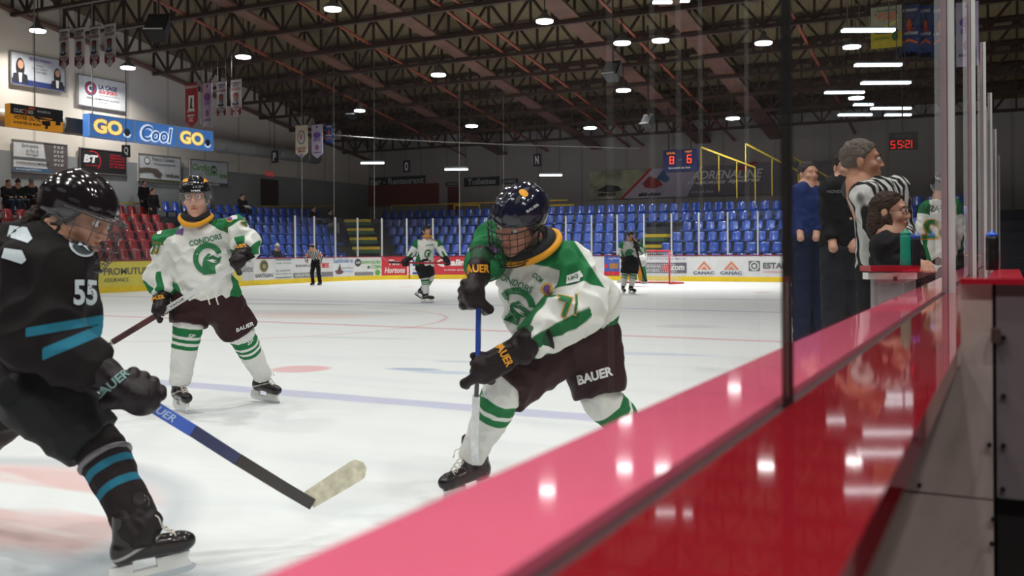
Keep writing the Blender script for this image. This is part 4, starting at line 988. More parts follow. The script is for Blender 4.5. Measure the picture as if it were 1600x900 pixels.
def mesh_sdf(prims, vox, k=.03):
    pos = [p for p in prims if not p.neg]
    lo = np.min([p.lo for p in pos], 0)-vox*3-k*.5; hi = np.max([p.hi for p in pos], 0)+vox*3+k*.5
    n = np.ceil((hi-lo)/vox).astype(int)+1
    V = np.full(n, 1.0, np.float32)
    for p in prims:
        kk = p.k if p.k is not None else k
        pad = kk+vox*2
        i0 = np.clip(np.floor((p.lo-pad-lo)/vox).astype(int), 0, n); i1 = np.clip(np.ceil((p.hi+pad-lo)/vox).astype(int)+1, 0, n)
        if (i1 <= i0).any(): continue
        ax = [lo[j]+vox*np.arange(i0[j], i1[j]) for j in range(3)]
        G = np.stack(np.meshgrid(*ax, indexing='ij'), -1)
        d = p.fn(G).astype(np.float32); sl = tuple(slice(i0[j], i1[j]) for j in range(3)); v = V[sl]
        if p.neg:
            h = np.maximum(kk-np.abs(v+d), 0)/kk if kk > 0 else 0
            V[sl] = np.maximum(v, -d)+h*h*kk*.25
        else:
            h = np.maximum(kk-np.abs(v-d), 0)/kk if kk > 0 else 0
            V[sl] = np.minimum(v, d)-h*h*kk*.25
    ins = V < 0
    c = [ins[i:n[0]-1+i, j:n[1]-1+j, l:n[2]-1+l] for i in (0, 1) for j in (0, 1) for l in (0, 1)]
    s = sum(x.astype(np.int8) for x in c); cell = (s > 0) & (s < 8)
    idx = np.argwhere(cell); N = len(idx)
    cid = -np.ones(cell.shape, np.int64); cid[tuple(idx.T)] = np.arange(N)
    acc = np.zeros((N, 3)); cnt = np.zeros(N)
    cor = [np.array((i, j, l)) for i in (0, 1) for j in (0, 1) for l in (0, 1)]
    for x in range(8):
        for y in range(x+1, 8):
            dlt = cor[y]-cor[x]
            if abs(dlt).sum() != 1: continue
            a = idx+cor[x]; b = idx+cor[y]; va = V[tuple(a.T)]; vb = V[tuple(b.T)]
            m = (va < 0) != (vb < 0)
            t = np.where(m, va/np.where(m, va-vb, 1), 0)
            acc[m] += (a+(b-a)*t[:, None])[m]; cnt[m] += 1
    vs = lo+vox*acc/cnt[:, None]
    fs = []
    for ax_ in range(3):
        o = [0, 0, 0]; o[ax_] = 1
        A = ins[:n[0]-o[0], :n[1]-o[1], :n[2]-o[2]]; Bm = ins[o[0]:, o[1]:, o[2]:]
        e = np.argwhere(A != Bm); u, w2 = [(1, 2), (2, 0), (0, 1)][ax_]
        e = e[(e[:, u] > 0) & (e[:, w2] > 0) & (e[:, u] < n[u]-1) & (e[:, w2] < n[w2]-1)]
        du = np.zeros(3, int); du[u] = 1; dw = np.zeros(3, int); dw[w2] = 1
        q = np.stack([cid[tuple((e-du-dw).T)], cid[tuple((e-dw).T)], cid[tuple(e.T)], cid[tuple((e-du).T)]], 1)
        fl = A[tuple(e.T)]
        q[~fl] = q[~fl][:, ::-1]
        fs.append(q)
    return vs, np.concatenate(fs)
def np_mesh(name, vs, fs, m, parent, smooth=True):
    me = bpy.data.meshes.new(name); nv = len(vs); nf = len(fs)
    me.vertices.add(nv); me.vertices.foreach_set('co', vs.astype(np.float32).ravel())
    me.loops.add(nf*4); me.loops.foreach_set('vertex_index', fs.astype(np.int32).ravel())
    me.polygons.add(nf); me.polygons.foreach_set('loop_start', np.arange(0, nf*4, 4, dtype=np.int32))
    me.polygons.foreach_set('use_smooth', np.ones(nf, bool))
    me.update(calc_edges=True); me.validate()
    me.materials.append(m)
    ob = bpy.data.objects.new(name, me); COL.objects.link(ob)
    if parent is not None: par(ob, parent)
    return ob
def vnormals(vs, fs):
    a, b, c, d = (vs[fs[:, i]] for i in range(4))
    fn = np.cross(c-a, d-b); n = np.zeros_like(vs)
    for i in range(4): np.add.at(n, fs[:, i], fn)
    return n/np.maximum(np.linalg.norm(n, axis=1), 1e-12)[:, None]
def wrinkle(vs, fs, amp, freq, seed=0.0, stretch=None):
    n = vnormals(vs, fs); out = vs.copy()
    S = np.array(stretch if stretch is not None else (1, 1, 1.0))
    for i in range(len(vs)):
        p = vs[i]*S*freq
        d = noise.noise((p[0]+seed, p[1], p[2]))
        r = 1-abs(noise.noise((p[0]*1.7+seed, p[1]*1.7+9, p[2]*1.7)))*2.4
        out[i] += n[i]*amp*(d*.8+max(r, -1)*.5)
    return out
def soft(name, prims, vox, k, m, parent, masks=None, amp=0, freq=6, seed=0, stretch=None):
    vs, fs = mesh_sdf(prims, vox, k)
    base = vs
    if amp: vs = wrinkle(vs, fs, amp, freq, seed, stretch)
    ob = np_mesh(name, vs, fs, m, parent)
    if masks:
        for an, f in masks.items():
            at_ = ob.data.attributes.new(an, 'FLOAT', 'POINT'); at_.data.foreach_set('value', np.asarray(f(base), np.float32))
    ob['_w'] = 1
    BV[ob.name] = (vs, fs)
    del ob['_w']
    return ob
BV = {}
def cloth_mat(name, base, layers=(), rough=.75, bump=.25, bscale=9.0, coat=0, weave=True, soft_=.0025, spec=.2, sheen=0):
    """fabric: base colour with dyed areas, each bounded by a signed distance stored on the mesh"""
    m = bpy.data.materials.new(name); m.use_nodes = True; nt = m.node_tree; L = nt.links.new; b = nt.nodes['Principled BSDF']
    setin(b, Roughness=rough, Coat_Weight=coat, Coat_Roughness=.1, Specular_IOR_Level=spec)
    rgb = nt.nodes.new('ShaderNodeRGB'); rgb.outputs[0].default_value = (*srgb(base), 1); cur = rgb.outputs[0]
    for an, col in layers:
        a = nt.nodes.new('ShaderNodeAttribute'); a.attribute_name = an
        r = nt.nodes.new('ShaderNodeMapRange'); r.inputs[1].default_value = -soft_; r.inputs[2].default_value = soft_; L(a.outputs['Fac'], r.inputs[0])
        x = nt.nodes.new('ShaderNodeMix'); x.data_type = 'RGBA'; L(r.outputs[0], x.inputs[0]); L(cur, x.inputs[6]); x.inputs[7].default_value = (*srgb(col), 1); cur = x.outputs[2]
    tc = nt.nodes.new('ShaderNodeTexCoord')
    n = nt.nodes.new('ShaderNodeTexNoise'); n.inputs['Scale'].default_value = 3; n.inputs['Detail'].default_value = 4; L(tc.outputs['Object'], n.inputs['Vector'])
    r = nt.nodes.new('ShaderNodeMapRange'); r.inputs[1].default_value = .3; r.inputs[2].default_value = .7; r.inputs[3].default_value = .93; r.inputs[4].default_value = 1.05; L(n.outputs[0], r.inputs[0])
    v = nt.nodes.new('ShaderNodeVectorMath'); v.operation = 'SCALE'; L(cur, v.inputs[0]); L(r.outputs[0], v.inputs['Scale']); L(v.outputs[0], b.inputs['Base Color'])
    if bump:
        n2 = nt.nodes.new('ShaderNodeTexNoise'); n2.inputs['Scale'].default_value = bscale; n2.inputs['Detail'].default_value = 4; n2.inputs['Distortion'].default_value = .6; L(tc.outputs['Object'], n2.inputs['Vector'])
        bp = nt.nodes.new('ShaderNodeBump'); bp.inputs['Strength'].default_value = bump; bp.inputs['Distance'].default_value = .03; L(n2.outputs[0], bp.inputs['Height']); L(bp.outputs[0], b.inputs['Normal'])
    return m
def decal(uvpts, faces, targets, O, R, U, W, H, m, parent, name='crest', lift=.004, maxe=.03, off=.35):
    """wrap a flat drawing (0..1 coordinates) on to the surface of the target meshes"""
    R = Vector(R).normalized(); U = Vector(U); U = (U-R*U.dot(R)).normalized(); N = R.cross(U); O = Vector(O)
    bm = bmesh.new(); bv = [bm.verts.new((u*W, v*H, 0)) for u, v in uvpts]
    for f in faces:
        if len(set(f)) >= 3:
            try: bm.faces.new([bv[i] for i in f])
            except ValueError: pass
    bmesh.ops.triangulate(bm, faces=bm.faces[:])
    for _ in range(4):
        ed = [e for e in bm.edges if e.calc_length() > maxe]
        if not ed: break
        bmesh.ops.subdivide_edges(bm, edges=ed, cuts=1, use_grid_fill=True)
        bmesh.ops.triangulate(bm, faces=[f for f in bm.faces if len(f.verts) > 3])
    ray_d = -N
    for v in bm.verts:
        p = O+R*(v.co.x-W/2)+U*(v.co.y-H/2); best = None
        for t in targets:
            h = t.ray_cast(p+N*off, ray_d, off*2.2)
            if h[0] is not None and (best is None or h[3] < best[3]): best = h
        if best is None:
            for t in targets:
                h = t.find_nearest(p)
                if h[0] is not None and (best is None or h[3] < best[3]): best = h
        nn = best[1] if best[1].dot(N) > 0 else -best[1]
        v.co = best[0]+nn*lift+N*lift*.3
    me = bpy.data.meshes.new(name); bm.to_mesh(me); bm.free(); me.materials.append(m)
    ob = bpy.data.objects.new(name, me); COL.objects.link(ob); par(ob, parent)
    return ob
def bvh(ob):
    vs, fs = BV[ob.name]
    return BVHTree.FromPolygons([tuple(v) for v in vs], fs.tolist())
def dtext(st, tg, O, R, U, W, H, m, parent, bold=.02, shear=0, name='lettering', **kw):
    co, fs, a = text_mesh(st, bold, shear)
    return decal([(c[0], c[1]) for c in co], fs, tg, O, R, U, W, H, m, parent, name, **kw)
def dpoly(uv, tg, O, R, U, W, H, m, parent, name='crest', **kw):
    return decal(uv, [list(range(len(uv)))], tg, O, R, U, W, H, m, parent, name, **kw)
def dring(tg, O, R, U, W, H, r0, r1, a0, a1, m, parent, name='crest', n=28, **kw):
    uv = []; fs = []
    for i in range(n+1):
        t = math.radians(a0+(a1-a0)*i/n)
        for q in (r0, r1): uv.append((.5+q*.5*math.cos(t), .5+q*.5*math.sin(t)))
    for i in range(n): fs.append([2*i, 2*i+1, 2*i+3, 2*i+2])
    return decal(uv, fs, tg, O, R, U, W, H, m, parent, name, **kw)
def arr(v): return np.array(v, float)
def spot(tg, px, py):
    o = Vector((0, 0, CAMZ)); r = ray(px, py); L = r.length; best = None
    for t in tg:
        h = t.ray_cast(o, r/L)
        if h[0] is not None and (best is None or h[3] < best[3]): best = h
    if best is None:
        q = o+r*6
        for t in tg:
            h = t.find_nearest(q)
            if h[0] is not None and (best is None or h[3] < best[3]): best = h
        dep = (MC.transposed() @ (best[0]-o)).z*-1
        return o+r*dep, dep
    return best[0], -(MC.transposed() @ (best[0]-o)).z
def frame_px(px, py, ang):
    r = ray(px, py).normalized(); R = MC @ Vector((math.cos(ang), math.sin(ang), 0)); U = MC @ Vector((-math.sin(ang), math.cos(ang), 0))
    R = (R-r*R.dot(r)).normalized(); U = (U-r*U.dot(r)); U = (U-R*U.dot(R)).normalized(); return R, U
def D(kind, tg, px, py, w, h, ang, m, parent, name=None, bold=.02, shear=0, uv=None, ring=None, **kw):
    """a print on cloth, centred where the sight line (px,py) meets the cloth; w,h in photograph pixels, ang in degrees"""
    P, dep = spot(tg, px, py); k = dep/F; R, U = frame_px(px, py, math.radians(ang))
    kw.setdefault('off', .12); kw.setdefault('maxe', .022)
    if kind == 'text': return dtext(uv, tg, P, R, U, w*k, h*k, m, parent, bold, shear, name or 'lettering', **kw)
    if kind == 'ring': return dring(tg, P, R, U, w*k, h*k, ring[0], ring[1], ring[2], ring[3], m, parent, name or 'crest', **kw)
    return dpoly(uv, tg, P, R, U, w*k, h*k, m, parent, name or 'crest', **kw)
def unit(v): return Vector(v).normalized()

# ---- head --------------------------------------------------------
class Fr:
    """local frame: x right (the person's left is -x), y forward, z up"""
    def __init__(s, c, fwd, up, sc=1.0):
        s.c = Vector(c); s.y = unit(fwd); up = Vector(up); s.x = s.y.cross(up).normalized(); s.z = s.x.cross(s.y); s.s = sc
        s.M = Matrix((s.x, s.y, s.z)).transposed()
    def p(s, x, y, z): return s.c+(s.x*x+s.y*y+s.z*z)*s.s
    def loc(s, P): return ((P-arr(s.c)) @ arr(s.M))/s.s
def head_prims(h, neck=None):
    q = h.s; R = arr(h.M); P = []
    e = lambda x, y, z, a, b, c, **k: P.append(ell(h.p(x, y, z), R, (a*q, b*q, c*q), **k))
    e(0, -.012, .035, .076, .097, .085); e(0, .018, -.03, .060, .076, .085); e(0, .034, -.085, .044, .048, .036); e(0, .070, -.098, .024, .024, .020, k=.02*q)
    P.append(cap(h.p(-.038, .082, .032), h.p(.038, .082, .032), .012*q, k=.015*q))
    for sx in (-1, 1):
        e(sx*.040, .062, -.025, .024, .024, .022, k=.02*q); e(sx*.077, -.008, -.008, .012, .020, .032, k=.008*q)
        e(sx*.031, .106, .010, .017, .016, .011, neg=True, k=.010*q)
    P.append(cap(h.p(0, .092, .018), h.p(0, .110, -.024), .0075*q, .0115*q, k=.012*q)); e(-.012, .104, -.030, .009, .010, .008, k=.006*q); e(.012, .104, -.030, .009, .010, .008, k=.006*q)
    P.append(cap(h.p(-.017, .094, -.058), h.p(.017, .094, -.058), .0075*q, k=.006*q)); P.append(cap(h.p(-.014, .092, -.069), h.p(.014, .092, -.069), .0085*q, k=.006*q))
    return P
def face_bits(h, parent, eye='3a2a20', brow='2c2019', glasses=False):
    q = h.s; ew = mat('eye_white', 'e6e0d8', .25, var=0); ir = mat('iris_'+eye, eye, .2, var=0); bw = mat('eyebrow_'+brow, brow, .8)
    for sx in (-1, 1):
        c = h.p(sx*.031, .0865, .010)
        b = MB(); rings = []
        for i in range(7):
            th = PI*i/6; rings.append([c+(h.x*math.cos(2*PI*j/12)*math.sin(th)+h.z*math.sin(2*PI*j/12)*math.sin(th)+h.y*math.cos(th))*.0125*q for j in range(12)])
        b.loft(rings); b.build('eyeball', ew, parent)
        b = MB(); b.loft([[c+h.y*(.0118+.0012*(1-r_))*q+(h.x*math.cos(2*PI*j/12)+h.z*math.sin(2*PI*j/12))*.0062*r_*q for j in range(12)] for r_ in (1, .55, .01)]); b.build('iris', ir, parent)
        MB().tube([h.p(sx*.016, .099, .030), h.p(sx*.032, .099, .036), h.p(sx*.048, .086, .030)], [.003*q, .004*q, .002*q], 6).build('eyebrow', bw, parent)
def skin_mat(name, base, lips='a05a50', extra=()):
    return cloth_mat(name, base, (('lips', lips),)+tuple(extra), rough=.5, bump=.05, bscale=120, soft_=.002, spec=.4)
def lipmask(h):
    def f(P):
        l = h.loc(P); return .0075-np.sqrt((l[:, 0]*.33)**2+(l[:, 2]+.0635)**2)-np.where(l[:, 1] < .08, 1.0, 0)
    return f
def helmet(h, parent, m, vox, logo=None, ridge=True, vents=True, ears=True):
    q = h.s; R = arr(h.M)
    ht = thing_child('helmet', parent)
    def fn(P):
        l = h.loc(P); x, y, z = l[..., 0], l[..., 1], l[..., 2]
        c = np.array((0, -.012, .040)); r = np.array((.099, .127, .108))
        t = (l-c)/r; g = np.sqrt((t*t).sum(-1)); d = (g-1)*.105
        d = d-.004*np.maximum(0, np.cos(x*95))*(z > .05)      # moulded ridges
        zb = np.where(y > .055, .036, np.where(y > .012, -.045+(y-.012)/.043*.081, -.050-.3*np.clip(-y-.02, 0, .1)))
        d2 = np.maximum(d, zb-z)
        br = np.maximum(np.abs(z-.040)-.006, (np.sqrt((x/.102)**2+((y+.012)/.131)**2)-1)*.11)   # rim
        br = np.where(y > .03, br, 1.0)
        return np.minimum(d2, br)*q*.9
    e = .16*q
    pr = Prim(fn, arr(h.c)-e, arr(h.c)+e)
    sh = soft('shell', [pr], vox, .004, m, ht)
    dk = mat('helmet_vent_black', '050506', .6)
    if vents:
        T = [bvh(sh)]
        for x_, y_ in ((-.03, .05), (.03, .05), (-.03, -.01), (.03, -.01), (-.03, -.065), (.03, -.065)):
            O = h.p(x_, y_, .14); uv = [(.5+.5*math.cos(a*PI/6), .5+.5*math.sin(a*PI/6)) for a in range(12)]
            dpoly(uv, T, O, h.x, h.y, .013*q, .038*q, dk, ht, 'vent', lift=.001, off=.1)
        for sx in (-1, 1):
            for z_, y_ in ((.055, .03), (.07, -.02), (.055, -.07)):
                O = h.p(sx*.13, y_, z_); uv = [(.5+.5*math.cos(a*PI/6), .5+.5*math.sin(a*PI/6)) for a in range(12)]
                dpoly(uv, T, O, h.y*(1 if sx > 0 else -1), h.z, .036*q, .012*q, dk, ht, 'vent', lift=.001, off=.1)
    if ears:
        for sx in (-1, 1):
            rg_ = [h.p(sx*.094, -.012+.03*math.cos(a), -.040+.035*math.sin(a)) for a in np.linspace(0, 2*PI, 14)]
            MB().tube(rg_, .005*q, 6, cap=False).build('ear_loop', dk, ht)
        MB().tube([h.p(-.088, .0, -.06), h.p(-.06, .045, -.105), h.p(0, .062, -.128), h.p(.06, .045, -.105), h.p(.088, .0, -.06)], .004*q, 6).build('chin_strap', dk, ht)
    return ht, sh
def thing_child(name, parent):
    o = bpy.data.objects.new(name, None); COL.objects.link(o); o.parent = parent; o.location = (0, 0, 0)
    return o
def visor(h, ht, m, z0=.042, z1=-.045, cage=False, nv=11, nh=(.030, .002, -.028, -.058, -.088, -.116, -.130)):
    q = h.s
    if not cage:
        rings = []
        for th in (0, .0025):
            pass
        b = MB(); A = np.linspace(math.radians(-8), math.radians(188), 26)
        for o in (0, .003):
            rr = [[h.p((.103+o)*math.cos(a), .0+(.137+o)*math.sin(a)+(0 if z > z1 else .0), z) for a in A] for z in (z0, (z0+z1)/2, z1+.0)]
            b.loft(rr, cap=False, closed=False)
        return b.build('visor', m, ht)
    b = MB(); A = np.linspace(math.radians(2), math.radians(178), 22)
    def pt(a, z):
        f = 1-.16*max(0, (-z-.04)/.09)**1.5
        return h.p(.100*math.cos(a)*f, .006+(.152+.006*(z < -.05))*math.sin(a)*f+.0, z)
    for z in nh: b.tube([pt(a, z) for a in A], .0018*q if z not in (.030, -.130) else .0032*q, 5)
    for a in np.linspace(math.radians(20), math.radians(160), nv): b.tube([pt(a, z) for z in np.linspace(.030, -.130, 9)], .0016*q, 5)
    return b.build('face_cage', m, ht)

# ---- hockey gear -------------------------------------------------
def skate(A, toe, up, sc, parent, vox=.006, boot='1b1a1d', trim='b9b6b2', lace=True, tag_=''):
    """A: point of the ankle; sole lies .15 below it"""
    f = Fr(A, toe, up, sc)       # y forward
    sk = thing_child('skate', parent); q = sc
    Z = -.135
    P = [cap(f.p(0, -.045, Z+.055), f.p(0, .130, Z+.042), .043*q, .040*q), cap(f.p(0, -.050, Z+.07), f.p(0, -.035, Z+.19), .046*q, .052*q, fb=True),
         ell(f.p(0, .150, Z+.040), arr(f.M), (.041*q, .052*q, .038*q)), ell(f.p(0, -.065, Z+.05), arr(f.M), (.040*q, .040*q, .05*q)),
         cap(f.p(0, .035, Z+.10), f.p(0, .030, Z+.215), .035*q, .034*q, wide=f.x, flat=.5),
         cap(f.p(0, .05, Z-.10), f.p(0, .05, Z), .22*q, .22*q, fb=True, neg=True, k=.004)]
    mk = {'toe': lambda V: f.loc(V)[:, 1]-.140+.12*np.abs(f.loc(V)[:, 2]-Z-.02), 'trim': lambda V: .006-np.abs(f.loc(V)[:, 2]-Z-.065-.35*f.loc(V)[:, 1])}
    soft('boot', P, vox, .02, cloth_mat('skate_boot_'+boot+tag_, boot, (('trim', trim), ('toe', '101012')), rough=.3, bump=.05, coat=.5), sk, mk)
    wh = mat('skate_holder_white', 'dcdcda', .35); st = mat('skate_steel', 'c8ccd0', .2, metal=1.0, var=0)
    def prism(poly, hw, name, m_):
        b = MB(); n = len(poly); b.add([f.p(x, y, z+Z) for x in (-hw, hw) for y, z in poly], [list(range(n)), list(range(n, 2*n))[::-1]]+[(i, i+n, (i+1) % n+n, (i+1) % n) for i in range(n)]); b.build(name, m_, sk)
    prism([(-.115, .002), (-.03, .002), (-.035, -.03), (.055, -.03), (.05, .002), (.175, .002), (.165, -.02), (.180, -.052), (-.125, -.052), (-.118, -.02)], .013, 'blade_holder', wh)
    prism([(-.128, -.05), (.184, -.05), (.196, -.058), (.188, -.072), (.16, -.080), (-.10, -.080), (-.128, -.070)], .0022, 'blade', st)
    if lace:
        b = MB()
        for i in range(6):
            y0 = .125-.018*i; z0 = .085+.016*i
            b.tube([f.p(-.026, y0, Z+z0-.012), f.p(0, y0-.003, Z+z0+.006), f.p(.026, y0-.012, Z+z0)], .0033*q, 5); b.tube([f.p(.026, y0, Z+z0-.012), f.p(0, y0-.003, Z+z0+.007), f.p(-.026, y0-.012, Z+z0)], .0033*q, 5)
        b.tube([f.p(-.02, .045, Z+.18), f.p(-.05, .065, Z+.17), f.p(-.055, .07, Z+.14)], .0028*q, 5); b.tube([f.p(.02, .045, Z+.18), f.p(.05, .065, Z+.165), f.p(.05, .075, Z+.13)], .0028*q, 5)
        b.build('lace', mat('lace_cream', 'd6d0c4', .8), sk)
    return sk
def glove(W, H, g, n, sc, parent, m, masks_cols=None, vox=.006, side=1):
    """W wrist, H centre of the grip on the stick, g stick axis, n from stick to back of the hand"""
    g = unit(g); n = Vector(n); n = (n-g*n.dot(g)).normalized(); s = g.cross(n)*side; q = sc
    gl = thing_child('glove', parent); W = Vector(W); H = Vector(H); K = H+n*.045*q
    ax = (K-W).normalized(); bk = W-ax*.06*q
    P = [cap(bk, W+ax*.02*q, .074*q, .056*q, wide=g, flat=.8, fa=True), cap(W, K, .046*q, .048*q, wide=g, flat=.72), ell(H+n*.040*q, arr(Matrix((g, n, s)).transposed()), (.052*q, .032*q, .046*q))]
    for i, o in enumerate((-.040, -.0135, .0135, .040)):
        L = (.92, 1, 1.02, .85)[i]; b0 = H+g*o*q
        a1 = b0+n*.040*q+s*.030*q; a2 = b0+n*.008*q+s*.052*q*L; a3 = b0-n*.028*q+s*.034*q*L; a4 = b0-n*.034*q+s*.004*q
        for u_, v_, r0, r1 in ((a1, a2, .0165, .0155), (a2, a3, .0155, .0145), (a3, a4, .0145, .013)): P.append(cap(u_, v_, r0*q, r1*q, k=.006*q))
    t0 = H+n*.032*q-s*.030*q-g*.03*q
    P += [cap(t0, H-s*.046*q-g*.052*q-n*.006*q, .019*q, .017*q, k=.01*q), cap(H-s*.046*q-g*.052*q-n*.006*q, H-s*.020*q-g*.062*q-n*.036*q, .017*q, .014*q, k=.006*q)]
    # padded rolls on the back
    for o in (-.03, 0, .03): P.append(cap(W.lerp(K, .55)+n*.018*q+g*o*q, K+n*.012*q+g*o*q*1.1, .019*q, .018*q, k=.004*q))
    P.append(cap(bk+ax*.10*q-g*.03*q+n*.02*q, bk+ax*.10*q+g*.03*q+n*.02*q, .030*q, .030*q, k=.006*q))
    o_ = soft('shell', P, vox, .010*q, m, gl, {'band': (lambda V: .022*q-np.abs((V-arr(bk)) @ arr(ax)-.040*q))})
    return gl, o_, bk, ax
def stick(pts, cols, wd, parent_label, name='hockey_stick', blade=None, blade_col='d8d4c4', tip=None):
    """pts along the shaft, cols per piece; blade: (heel, toe, up, height)"""
    t = thing(name, pts[0], parent_label, 'hockey stick')
    for i in range(len(pts)-1):
        MB().bar(pts[i], pts[i+1], wd, wd*1.35).build('shaft', mat('stick_'+cols[i], cols[i], .3, coat=.4), t)
    if blade:
        hl, to, up, hh, curve = blade; hl = Vector(hl); to = Vector(to); up = unit(up); d = to-hl; nn = d.cross(up).normalized()
        rings = []
        for k in range(11):
            u_ = k/10; c = hl+d*u_+nn*curve*math.sin(u_*PI*.5)**2*1.0+up*hh*.0
            h_ = hh*(.80+.20*u_) if u_ < .82 else hh*math.sqrt(max(0, 1-((u_-.82)/.19)**2))
            th = .005
            mid = c
            rings.append([mid-up*h_*.5-nn*th, mid-up*h_*.5+nn*th, mid+up*h_*.5+nn*th, mid+up*h_*.5-nn*th])
        MB().loft(rings, smooth=False).build('blade', mat('blade_tape_'+blade_col, blade_col, .8, var=.25, vscale=25), t)
    return t
# ================================================================== PLAYERS
GREEN, WHITEJ, GOLD = '1d7040', 'dcddd8', 'e09a14'
class Guy:
    def __init__(s, name, label, zf, J, cat='person', group=None, base='footR'):
        s.zf = zf; s.k = zf/1500; s.J = {}
        for n, v in J.items():
            s.J[n] = at(v[0], v[1], zf+(v[2] if len(v) > 2 else 0))
        b = s.J[base].copy(); b.z = max(0, b.z)
        s.t = thing(name, b, label, cat, group)
    def __getitem__(s, n): return s.J[n]
    def seg(s, P, a, b):
        a = arr(s[a]); b = arr(s[b]); ab = b-a; L = np.linalg.norm(ab); t = (P-a) @ ab/L**2
        q = P-a-np.clip(t, 0, 1)[:, None]*ab; return t, np.sqrt((q*q).sum(1)), L
    def body(s, head, skin, vox, rr, hands=False, arms=True, legs=True):
        k = s.k; J = s.J; P = head_prims(head)
        P.append(cap(head.p(0, -.02, -.06), J['neck'], .056*head.s, .064*head.s))
        P.append(cap(J['neck'], J['belly'], rr*1.25, rr*1.15, wide=arr(J['shL']-J['shR']), flat=.8)); P.append(cap(J['belly'], J['hip'], rr*1.15, rr*1.15))
        if arms:
            for e in 'RL':
                P += [cap(J['neck'], J['sh'+e], rr*.6, rr*.55), cap(J['sh'+e], J['el'+e], rr*.55, rr*.42), cap(J['el'+e], J['wr'+e], rr*.42, rr*.30)]
                if ('ha'+e) in J:
                    P.append(cap(J['wr'+e], J['ha'+e], rr*.30, rr*.36))
                    if hands: P += hand_prims(J['wr'+e], J['ha'+e], rr, 1 if e == 'R' else -1)
        if legs:
            for e in 'RL':
                if 'kn'+e in J: P += [cap(J['belly'], J['hip'], rr*.9, rr*.8), cap(J['hip'], J.get('hj'+e, J['hip']), rr*.7, rr*.75), cap(J.get('hj'+e, J['hip']), J['kn'+e], rr*.75, rr*.55), cap(J['kn'+e], J['an'+e], rr*.5, rr*.34)]
        return soft('body', P, vox, .02, skin, s.t, {'lips': lipmask(head)})
    def jersey(s, m, vox, W, flat=.62, ysl=(.07, .42), k=.035, amp=.010, slR=(1, 1, 1), slL=(1, 1, 1), cut=None, arm_end=(0.0, 0.0), seed=0, yarm=.13, freq=5.5, extra=(), stripes=True, name='jersey', nr=.55):
        """W: px half-widths at shoulder(sleeve radius), chest, belly, hem"""
        J = s.J; kk = s.k; S = J['shL']-J['shR']; hs = S.length/2
        rs, wc, wb, wh = [w_*kk for w_ in W]
        nkp = J.get('njp', J['neck']); P = [cap(J['shR'], J['shL'], rs*.95, rs*.95), cap(J['chest'], J['belly'], wc, wb, wide=S, flat=flat), cap(J['belly'], J['hem'], wb, wh, wide=S, flat=flat*1.05, fb=True, k=.015),
             cap(nkp, (J['shR']+J['chest'])/2, rs*nr, rs), cap(nkp, (J['shL']+J['chest'])/2, rs*nr, rs)]
        for e, q in (('R', slR), ('L', slL)):
            P.append(cap(J['sh'+e], J['el'+e], rs*1.05*q[0], rs*.98*q[1])); P.append(cap(J['el'+e], J['wr'+e], rs*.98*q[1], rs*.85*q[2], fb=True, k=.012))
        P += list(extra)
        nk = arr(J['neck']); T_ = arr(unit(J['hem']-J['neck'])); Sv = arr(unit(S)); ln = (J['hem']-J['neck']).length
        def parts(V):
            dt = None; best = None
            tR, dR, LR = s.seg(V, 'shR', 'elR'); tL, dL, LL = s.seg(V, 'shL', 'elL'); fR, eR, _ = s.seg(V, 'elR', 'wrR'); fL, eL, _ = s.seg(V, 'elL', 'wrL')
            tt, dT, _ = s.seg(V, 'chest', 'hem')
            dT = dT-wc*.75; dRm = np.minimum(dR, eR)-rs; dLm = np.minimum(dL, eL)-rs
            return tR*LR, tL*LL, fR, fL, eR < dR, eL < dL, dT, dRm, dLm
        def yoke(V):
            sR, sL, fR, fL, oR, oL, dT, dR, dL = parts(V)
            u = (V-nk) @ Sv; v = (V-nk) @ T_
            tor = ysl[0]+ysl[1]*np.abs(u)-v
            arm = np.where(dR < dL, yarm-sR, yarm-sL)
            return np.where(np.abs(u) > hs*1.0, arm, np.minimum(tor, np.maximum(arm, tor-.0)))*1.0
        def strp(V):
            sR, sL, fR, fL, oR, oL, dT, dR, dL = parts(V)
            out = np.full(len(V), -1.0)
            for e, f, on, d in (('R', fR, oR, dR), ('L', fL, oL, dL)):
                a = arr(J['el'+e]); ab = arr(unit(J['wr'+e]-J['el'+e])); X = np.cross(ab, arr(MC @ Vector((0, 0, 1)))); X /= np.linalg.norm(X); Y = np.cross(ab, X)
                q = V-a; ph = np.arctan2(q @ Y, q @ X)
                val = (np.cos(4*ph+.6)-1+.15+.95*np.clip(f, 0, 1))*.02
                sel = (d <= np.minimum(dR, dL)+1e-9) & (d < dT) & (f > .05) & on
                out = np.where(sel, np.maximum(out, val), out)
            u = (V-nk) @ Sv; v = (V-nk) @ T_
            side = np.minimum((np.abs(u)-(wh*1.02-.10*np.clip((v/ln-.45)/.55, 0, 1))), (v-ln*.45))
            side = np.where((dT < dR) & (dT < dL), side, -1)
            return np.maximum(out, side)
        ob = soft(name, P, vox, k, m, s.t, {'yoke': yoke, 'stripe': strp} if stripes else None, amp, freq, seed)
        s.jer = ob; s.jb = bvh(ob)
        return ob
    def pants(s, m, vox, hipr, r0, r1, flat=.85, ends=None):
        J = s.J; k = s.k; P = []
        P.append(cap(J['belly'].lerp(J['hip'], .6), J['hip'], hipr*k, hipr*k*1.05, wide=J['shL']-J['shR'], flat=.75))
        for e in 'RL':
            en = J['pe'+e] if 'pe'+e in J else J['kn'+e]
            hj = J['hj'+e] if 'hj'+e in J else J['hip']
            P.append(cap(hj, en, r0*k, r1*k, fb=True, k=.02))
        ob = soft('hockey_pants', P, vox, .035, m, s.t, None, .022, 5, 3)
        return ob
